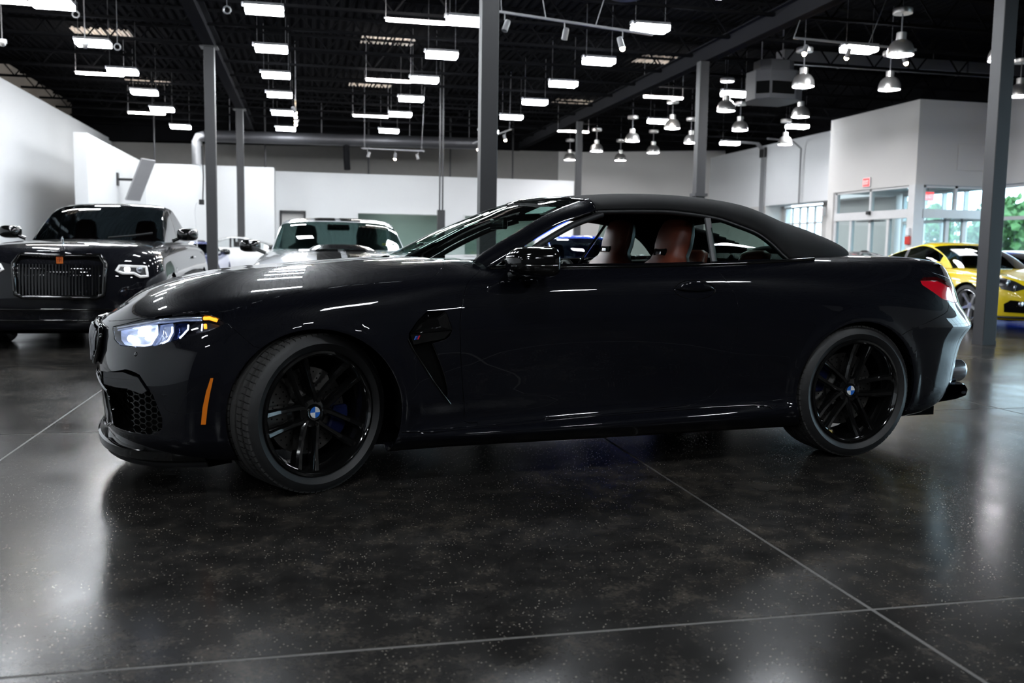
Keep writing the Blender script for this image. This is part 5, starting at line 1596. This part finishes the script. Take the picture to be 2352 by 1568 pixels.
# --- yellow coupe at right
def yellow():
    r = thing('yellow_coupe', 'bright yellow sports coupe with silver wheels parked at right', 'car', (10.98, 12.42, 0), PI/2)
    yp = mat('yellow_car_paint', (.80, .60, .012), .25, 0, 1)
    b = simple_body(.90, .17, ((-.92, .56), (-.75, .72), (-.4, .825), (0, .875), (.5, .90), (1.3, .90), (2.2, .945), (2.8, .92), (3.1, .82), (3.4, .72)), ((-.92, .60), (-.75, .71), (-.4, .80), (0, .865), (.5, .925), (1.3, .97), (2.2, .99), (2.8, .96), (3.1, .86), (3.4, .75)), -.95, 3.40, 0, 2.475, .335, nose=(2.6, 2), tail=(2.6, 2), hips=.03)
    b.panel('body', 'body', yp, r, both=True)
    dark_under(r, -.95, 3.4, .9, 0, 2.475, .335)
    G = glasshouse(r, yp, m_cgl2, .32, 1.10, 1.62, 3.0, 1.345, .905, .745, .40, bpil=1.80, side=(.16, .74), wedge=.02)
    interior(r, .5, 2.3, .66, .86); two_seats(r, 1.40, .48, m_bleather)
    for x in (0, 2.475):
        for y in (-.775, .775): road_wheel(r, x, y, .335, .235, m_silver, 5)
    mirror_pod(r, yp, .62, .985, .955, .95)
    for sg in (-1, 1):
        pl = dens([(sg*.50, .64), (sg*.62, .735), (sg*.76, .80), (sg*.83, .74), (sg*.80, .62), (sg*.68, .585)], .03)
        hl = front_patch(b, [(y, z) for y, z in pl], .008, 'headlight', m_hdark, r, False)[0]
        for (y, z, rr) in ((.72, .70, .06), (.66, .64, .045), (.79, .74, .035)):
            c = front_pt(b, sg*y, z, .012)
            MB().lathe([(0, .005), (rr*.5, .008), (rr*.75, .015), (rr, .005), (rr, -.01)], 18, Matrix.Translation(c) @ RZ(-sg*-.5) @ RY(-PI/2)).build('lamp', m_hsil, hl, 50)
        fp = front_patch(b, [(.48, .27), (.50, .44), (.72, .46), (.78, .40), (.76, .28)], .006, 'air_intake', m_dark, r, False)[0] if sg > 0 else front_patch(b, [(-.48, .27), (-.50, .44), (-.72, .46), (-.78, .40), (-.76, .28)], .006, 'air_intake', m_dark, r, False)[0]
        c = front_pt(b, sg*.60, .405, .02)
        MB().lathe([(0, .008), (.035, .006), (.042, 0), (.042, -.015)], 16, Matrix.Translation(c) @ RY(-PI/2)).build('fog_lamp', m_hsil, r, 50)
    front_patch(b, [(-.40, .24), (-.42, .36), (.42, .36), (.40, .24)], .006, 'lower_grille', m_dark, r, False)
    MB().tube([front_pt(b, y, .20, .004) for y in np.linspace(-.8, .8, 25)], .02, 6).build('chin_strip', m_trim, r, 60)
    # price sheet under the windscreen
    def wpt(x, y):
        best = min(((abs(p.x-x)+abs(-p.y-y)*.5, i, j) for i, rw in enumerate(G[:24]) for j, p in enumerate(rw[5:])))
        rows_ = [rw[5:] for rw in G]
        # bilinear on the windscreen grid: solve along rows for y, then along x
        pts = []
        for rw in rows_[:22]:
            yy = [-p.y for p in rw][::-1]; pts.append((float(np.interp(y, yy, [p.x for p in rw][::-1])), float(np.interp(y, yy, [p.z for p in rw][::-1]))))
        xs_ = [p[0] for p in pts]; return float(np.interp(x, xs_, [p[1] for p in pts]))
    g = [[Vector((x+.06*v, y, wpt(x+.06*v, y)+.012)) for v, y in zip(np.linspace(0, 1, 6), np.linspace(.16, .48, 6))] for x in np.linspace(.66, .90, 6)]
    MB().grid(g).build('price_sheet', mat('paper', (.80, .78, .78), .8), r, 60)
    return r
yellow()

def generic(name, label, col, loc, rz, H=1.35, W=.92, L=(-.9, 3.6), wb=2.65, gl=m_cgl, roofm=None, dz=0., metal=0.):
    r = thing(name, label, 'car', loc, rz)
    p = mat(name+'_paint', col, .22, metal, 1)
    xf, xr = L
    b = simple_body(W, .17, ((xf, .60), (xf+.2, .72), (xf+.6, .80+dz), (.4, .88+dz), (1.2, .91+dz), (2.2, .95+dz), (xr-.5, .95+dz), (xr, .85)), ((xf, .64), (xf+.2, .76), (xf+.6, .86+dz), (.4, .93+dz), (1.2, .96+dz), (2.2, 1.0+dz), (xr-.5, 1.0+dz), (xr, .9)), xf, xr, 0, wb, .34, ns=50, hips=.015)
    b.panel('body', 'body', p, r, both=True)
    dark_under(r, xf, xr, W, 0, wb, .34)
    glasshouse(r, p, gl, .62, 1.42, 2.05, 3.0, H, .93+dz, .76, .34, bpil=1.95, side=(.13, .80), m_roof=roofm)
    interior(r, .8, 2.6, .68, .86+dz)
    two_seats(r, 1.65, .5, m_bleather)
    for x in (0, wb):
        for y in (-W*.88, W*.88): road_wheel(r, x, y, .34, .24, m_silver, 5)
    mirror_pod(r, m_gloss, .88, W+.06, .98+dz, .95)
    front_patch(b, [(.50, .58), (.55, .68), (.80, .70), (.84, .60)], .006, 'headlight', m_hsil, r)
    front_patch(b, [(-.5, .28), (-.5, .50), (.5, .50), (.5, .28)], .006, 'grille', m_dark, r, False)
    return r
generic('wedge_supercar', 'low white supercar side-on between the black sedan and the striped coupe', (.80, .80, .80), (-.05, 26.1, 0), PI, H=1.37, W=.96, L=(-1.0, 3.6), gl=glass('open_window', (.93, .95, .95)), dz=.10)
generic('silver_blue_coupe', 'silver and blue sports car half hidden behind the black sedan', (.30, .34, .70), (-2.80, 20.7, 0), PI/2, H=1.2, W=.93, gl=m_cgl, dz=-.02, metal=.5)
generic('blue_coupe', 'bright blue coupe seen through the open windows of the convertible', (.015, .10, .90), (5.05, 15.2, 0), PI/2, H=1.40, gl=m_cgl2)
generic('grey_sedan', 'pale grey car beyond the blue coupe seen through the convertible', (.45, .48, .47), (7.0, 20.2, 0), PI/2, H=1.32, W=.88, gl=m_cgl)
generic('black_supercar', 'low black car just showing over the trunk of the convertible', (.006, .006, .007), (12.4, 17.4, 0), PI/2, H=1.20, W=.95, gl=m_cgl2, dz=-.06)
generic('cobalt_coupe', 'dark blue car behind the yellow coupe, seen through its windscreen', (.01, .04, .35), (14.6, 14.6, 0), PI/2, H=1.25, gl=m_cgl2, dz=-.05)
# ---------------------------------------------------------------- outside the glazing
m_asph = mat('asphalt', (.10, .10, .10), .9, noise=(3, .15))
g = MB(); g.rng((XR+.3, -40, -.2), (90, 70, -.05)); struct(g.build('ground_outside', m_asph))
m_bark = mat('bark', (.07, .05, .035), .9); m_leaf = mat('leaves', (.055, .16, .035), .6, noise=(6, .35))
def tree(x, y, h, r, label):
    t = thing('tree', label, 'tree', (x, y, -.05))
    MB().tube([(0, 0, 0), (.05, .02, h*.3), (0, 0, h*.62)], [.16, .12, .06], 8).build('trunk', m_bark, t, 60)
    q = MB()
    for k in range(1500):
        u = random.gauss(0, 1); v = random.gauss(0, 1); w = random.gauss(0, 1); L = math.sqrt(u*u+v*v+w*w)
        rr = r*(.45+.6*random.random())
        c = Vector((u/L*rr, v/L*rr, h*.62+w/L*rr*.75))
        R = Euler((random.random()*6, random.random()*6, random.random()*6)).to_matrix()
        s = .09+.10*random.random()
        q.add([c+R @ Vector(p) for p in ((-s, -s*.6, 0), (s*.2, -s, .05), (s, .1*s, 0), (.1*s, s, .05), (-s*.9, s*.5, 0))], [(0, 1, 2, 3, 4)])
    o = q.build('crown', m_leaf, t, fix=False); o['kind'] = 'stuff'
    return t
tree(25.5, 29.0, 3.4, 1.7, 'green tree outside, behind the vestibule doors at left')
tree(31.5, 29.5, 3.9, 2.0, 'green tree outside, farther off behind the vestibule glass')
tree(33.0, 44.5, 4.0, 2.2, 'green tree outside seen through the gridded far window')
tree(28.0, 23.3, 3.0, 1.7, 'green tree outside at the right edge beyond the storefront')
tree(38.0, 36.5, 5.0, 2.6, 'largest green tree outside beyond the vestibule')
# ---------------------------------------------------------------- overhead fittings
def tracklight(label, a, b, heads, hang, lit):
    """a-b rail ends; heads: fractions along it; hang: fractions with sloping stays"""
    a = Vector(a); b = Vector(b)
    t = thing('track_light', label, 'track light', a)
    MB().bar((0, 0, 0), b-a, .035, .03).build('rail', m_fix, t)
    for f, dx in hang:
        p = (b-a)*f; MB().tube([p, p+Vector((dx, 0, ZD-a.z))], .006, 6).build('stay', m_fix, t)
    for k, f in enumerate(heads):
        p = (b-a)*f
        R = Euler((.5 if k % 2 else -.2, .35-.3*k, 0)).to_matrix().to_4x4()
        h = MB().lathe([(0, .16), (.035, .155), (.04, .13), (.042, 0), (.036, 0), (.034, .02), (0, .02)], 16, Matrix.Translation(p+Vector((0, 0, -.24))) @ R).tube([p, p+Vector((0, 0, -.10))], .008, 6)
        hd_ = h.build('spot_head', m_fix, t, 40)
        if k in lit:
            MB().lathe([(0, -.045), (.020, -.040), (.034, -.02), (.038, .004)], 12, Matrix.Translation(p+Vector((0, 0, -.24))) @ R).build('bulb', m_spot, hd_)
    return t
tracklight('black lighting track right of the middle column with three spots', (2.53, 12.4, 4.28), (4.74, 12.4, 4.12), (.04, .42, .80), ((.30, -.35), (.62, .55), (.02, -.1)), (2,))
tracklight('lighting track at upper right in front of the largest bell pendant', (8.08, 14.5, 4.75), (10.45, 14.5, 4.70), (.09, .43, .92), ((.0, .45), (.60, .5)), (0, 1, 2))
tracklight('small far lighting track seen over the white striped car', (-.28, 26.0, 4.62), (-.26, 23.0, 4.62), (.1, .35, .6, .85), ((.1, 0), (.9, 0)), (0, 1, 2, 3))
tracklight('far lighting track just right of the middle column with three lit spots', (4.9, 27.6, 4.30), (5.65, 25.6, 4.50), (.15, .45, .85), ((.95, 0.02),), (0, 1, 2))
tracklight('low far lighting track above the white partition', (1.48, 26.0, 3.85), (3.24, 26.0, 3.84), (.1, .53, .9), ((.95, .1), (.05, 0)), (1,))

# ducts
t = thing('round_duct', 'long dark round duct hung across the far end of the hall', 'duct', (0, 32.3, 4.72))
MB().tube([(-3.3, 0, 0), (5.9, 0, .12)], .20, 20).build('pipe', m_duct, t, 40)
MB().tube([(-3.3, 0, 0), (-3.48, 0, -.05), (-3.55, 0, -.2), (-3.55, 0, -.95)], .17, 16).build('elbow', mat('bright_duct', (.30, .30, .31), .35, .8), t, 40)
MB().tube([(1.32, 0, .05), (1.34, 0, -.55), (1.36, 0, -.95)], .11, 14).build('branch', m_deck, t, 40)
for x in (-2.5, .5, 3.5, 5.6): MB().tube([(x, 0, .18), (x, 0, ZD-4.72)], .008, 6).build('strap', m_fix, t)
t = thing('rectangular_duct', 'flat grey duct running along the ceiling above the vestibule', 'duct', (0, 19.6, 5.48))
MB().rng((10.6, -.2, 0), (17.0, .2, .26)).build('duct_body', mat('grey_duct', (.16, .16, .17), .45, .5), t, bevel=.01)
for x in (12.2, 13.8, 15.4): MB().rng((x-.02, -.215, -.015), (x+.02, .215, .275)).build('flange', m_duct, t)
for x in (11.2, 14.6, 16.6): MB().tube([(x, 0, .26), (x, 0, ZD-5.48)], .01, 6).build('hanger_rod', m_fix, t)
t = thing('air_handler', 'grey angular air duct box with two dark grilles near the ceiling', 'air duct', (9.98, 18.8, 4.42))
m_hv = mat('air_box_grey', (.045, .045, .05), .5)
pl = [(-.55, -.35), (-.55, .1), (-.33, .5), (.45, .5), (.55, .2), (.55, -.35), (.30, -.55), (-.30, -.55)]
m = MB(); m.prism(pl, TR(0, 0, 0), .62); m.prism([(p[0]*.72, p[1]*.72) for p in pl], TR(0, 0, .62), .24)
m.build('box', m_hv, t, bevel=.01)
MB().box((0, -.555, .24), (.52, .02, .26)).build('grille', m_dark, t)
for x_ in (-.25, .25): MB().tube([(x_, 0, .85), (x_, 0, ZD-4.42)], .012, 6).build('hanger_rod', m_fix, t)
MB().box((-.43, -.455, .24), (.28, .02, .26), Euler((0, 0, math.radians(-39))).to_matrix()).build('grille', m_dark, t)
t = thing('vent_hood', 'dark round vent collar under the deck at top centre', 'vent', (4.75, 13.6, 4.95))
MB().lathe([(.16, 0), (.24, -.02), (.25, .03), (.15, .10), (.15, ZD-4.95)], 20).build('collar', m_duct, t, 40)
# poles and drop rods
t = thing('power_pole', 'thin double power pole with a black box standing behind the striped coupe', 'pole', (3.52, 24.6, 0))
for x in (-.04, .04): MB().tube([(x, 0, 0), (x, 0, ZD)], .022, 8).build('conduit', m_steel, t, 40)
MB().rng((-.10, -.08, 1.3), (.10, .08, 2.15)).build('outlet_box', mat('box_black', (.02, .02, .02), .5), t, bevel=.01)
for k, (x, nm) in enumerate(((-5.0, 'left of the cabled column'), (-1.4, 'right of the far column'), (2.23, 'left of the middle column'), (5.28, 'just left of the middle column'), (7.69, 'right of the middle column'))):
    o = MB().tube([(x, 33.05 if x < -1.2 else 34.55, 3.78), (x, 33.05 if x < -1.2 else 34.55, ZD)], .03, 8).build('drop_rod', m_steel, None, 40)
    tag(o, 'thin dark drop rod above the white partition, '+nm, 'rod', 'drop rods above the partition')
# dome cameras and hooks
for (x, y, z, nm) in ((-3.85, 18.0, 4.62, 'under the near left light'), (-5.2, 18.0, 4.57, 'at the left edge')):
    t = thing('dome_camera', 'small white dome camera '+nm, 'camera', (x, y, z), 0, 'dome cameras')
    MB().lathe([(0, .06), (.07, .06), (.075, .0), (.0, .0)], 18).build('housing', m_white, t, 40)
    MB().lathe([(.055, 0), (.05, -.035), (.03, -.055), (0, -.06)], 18).build('dome', m_shade, t, 60)
    MB().tube([(0, 0, .06), (0, 0, ZD-z)], .01, 6).build('stem', m_fix, t)
for (x, y, z, nm) in ((-3.9, 17.6, 5.05, 'hanging top left'), (-3.31, 18.0, 4.62, 'beside the near left light'), (-1.2, 15.3, 4.75, 'left of the top light')):
    t = thing('hanging_ring', 'small metal ring on a wire, '+nm, 'ring', (x, y, z), 0, 'hanging rings')
    MB().tube([(.055*math.cos(a), 0, .055*math.sin(a)) for a in np.linspace(0, 2*PI, 17)[:-1]], .012, 6, closed=True).build('loop', m_fix, t, 60)
    MB().tube([(0, 0, .06), (0, 0, ZD-z)], .005, 5).build('wire', m_fix, t)
# television on the left partition
t = thing('wall_television', 'grey flat screen tilted out from the white left partition', 'television', (-5.25, 28.0, 2.93))
Rt = Euler((0, math.radians(26), math.radians(-28))).to_matrix()
MB().box(Vector((.62, 0, 0)), (.05, .62, 1.28), Rt).build('screen', mat('tv_grey', (.30, .30, .31), .45), t, bevel=.01)
MB().rng((0, -.12, -.18), (.035, .12, .18)).build('wall_plate', m_trim, t)
MB().bar((.03, 0, 0), (.58, 0, 0), .07).build('arm', m_trim, t)
# cable box on the column behind the sedan
t = thing('cable_box', 'small black socket box with a hanging white cable on the column behind the sedan', 'socket', (-2.02, 19.22, 1.95))
MB().rng((-.07, -.06, -.05), (.02, .06, .05)).build('box', m_trim, t, bevel=.006)
MB().tube([(.0, -.02, .05), (.02, -.02, .5), (.0, -.02, 1.1)], .012, 6).build('conduit', m_trim, t, 60)
MB().tube([(-.06, -.02, .0), (-.13, -.02, -.03), (-.16, -.02, -.2), (-.13, -.02, -.55), (-.12, -.02, -.95), (-.12, -.02, -1.95)], .008, 6).build('cable', m_white, t, 60)
# pipes in the far right corner
t = thing('wall_pipes', 'bundle of grey pipes in the far right corner beside the gridded window', 'pipes', (16.4, 31.15, 0))
for dy in (0, .12, .22): MB().tube([(0, dy, 2.2), (0, dy, 4.9), (-.25, dy, 5.15), (-1.6, dy, 5.2)], .03, 8).build('pipe', m_fix, t, 60)
MB().tube([(0, -2.55, 2.85), (0, -2.55, 4.7), (-.3, -2.5, 4.95), (-1.2, -2.4, 5.0)], .03, 8).build('pipe', m_fix, t, 60)
MB().rng((-.06, -.05, 4.65), (.04, .3, 5.0)).build('junction_box', m_trim, t, bevel=.01)

# ---------------------------------------------------------------- signs
GL = {'E': ['11111', '1', '1', '1111', '1', '1', '11111'], 'X': ['1...1', '1...1', '.1.1.', '..1..', '.1.1.', '1...1', '1...1'], 'I': ['111', '.1.', '.1.', '.1.', '.1.', '.1.', '111'], 'T': ['11111', '..1..', '..1..', '..1..', '..1..', '..1..', '..1..']}
m_exit = mat('exit_red', (.9, .05, .05), .5, emit=(1.0, .06, .06), es=1.6)
m_exw = mat('exit_letter', (.95, .6, .6), .5, emit=(1.0, .55, .55), es=1.2)
def exit_sign(label, loc, rz, inv=False):
    t = thing('exit_sign', label, 'exit sign', loc, rz)
    MB().rng((-.16, -.035, -.13), (.16, .0, .13)).build('case', m_white, t, bevel=.008)
    f = MB().rng((-.135, -.045, -.105), (.135, -.034, .105)).build('red_face', m_exit, t)
    x = -.115; c = .0105
    for ch in 'EXIT':
        q = MB(); w = max(len(r) for r in GL[ch])
        for r_, ln in enumerate(GL[ch]):
            for k, b in enumerate(ln):
                if b == '1': q.rng((x+k*c, -.0475, .05-(r_+1)*c*1.45), (x+(k+1)*c, -.0445, .05-r_*c*1.45))
        q.build('letter_'+ch.lower(), m_exw, f)
        x += (w+1)*c
    return t
exit_sign('red exit sign on the vestibule wall above the left doors', (14.91, 22.45, 3.09), -PI/2)
exit_sign('red exit sign inside the vestibule behind the right-hand glass', (16.2, 21.6, 2.72), 0)
exit_sign('pale red exit sign edge-on beside the left vestibule doors', (14.86, 24.45, 2.38), -PI/2-.75)
bpy.data.objects['exit_sign.001'].location = (16.3, 21.75, 2.72)
o = MB().tube([(16.3, 21.77, 2.84), (16.3, 21.77, 3.03)], .01, 6).build('stem', m_fix, bpy.data.objects['exit_sign.001']); o.location = (-16.3, -21.75, -2.72)
t = thing('alarm_box', 'small red fire alarm box low on the vestibule corner post', 'alarm', (14.885, 20.52, 1.50))
MB().rng((-.06, -.09, -.10), (0, .09, .10)).build('box', mat('alarm_red', (.55, .03, .02), .4), t, bevel=.008)
MB().rng((-.065, -.06, .12), (0, .06, .32)).build('plate', m_white, t, bevel=.005)
t = thing('door_sensor', 'small black motion sensor above the left vestibule doors', 'sensor', (14.90, 22.3, 2.26))
MB().rng((-.07, -.06, -.05), (0.03, .06, .05)).build('body', m_trim, t, bevel=.015)
t = thing('access_panel', 'faint square access panel on the vestibule wall', 'panel', (16.5, 20.41, 3.62))
MB().rng((-.42, -.012, -.33), (.42, .0, .33)).build('cover', m_grey, t, bevel=.004)
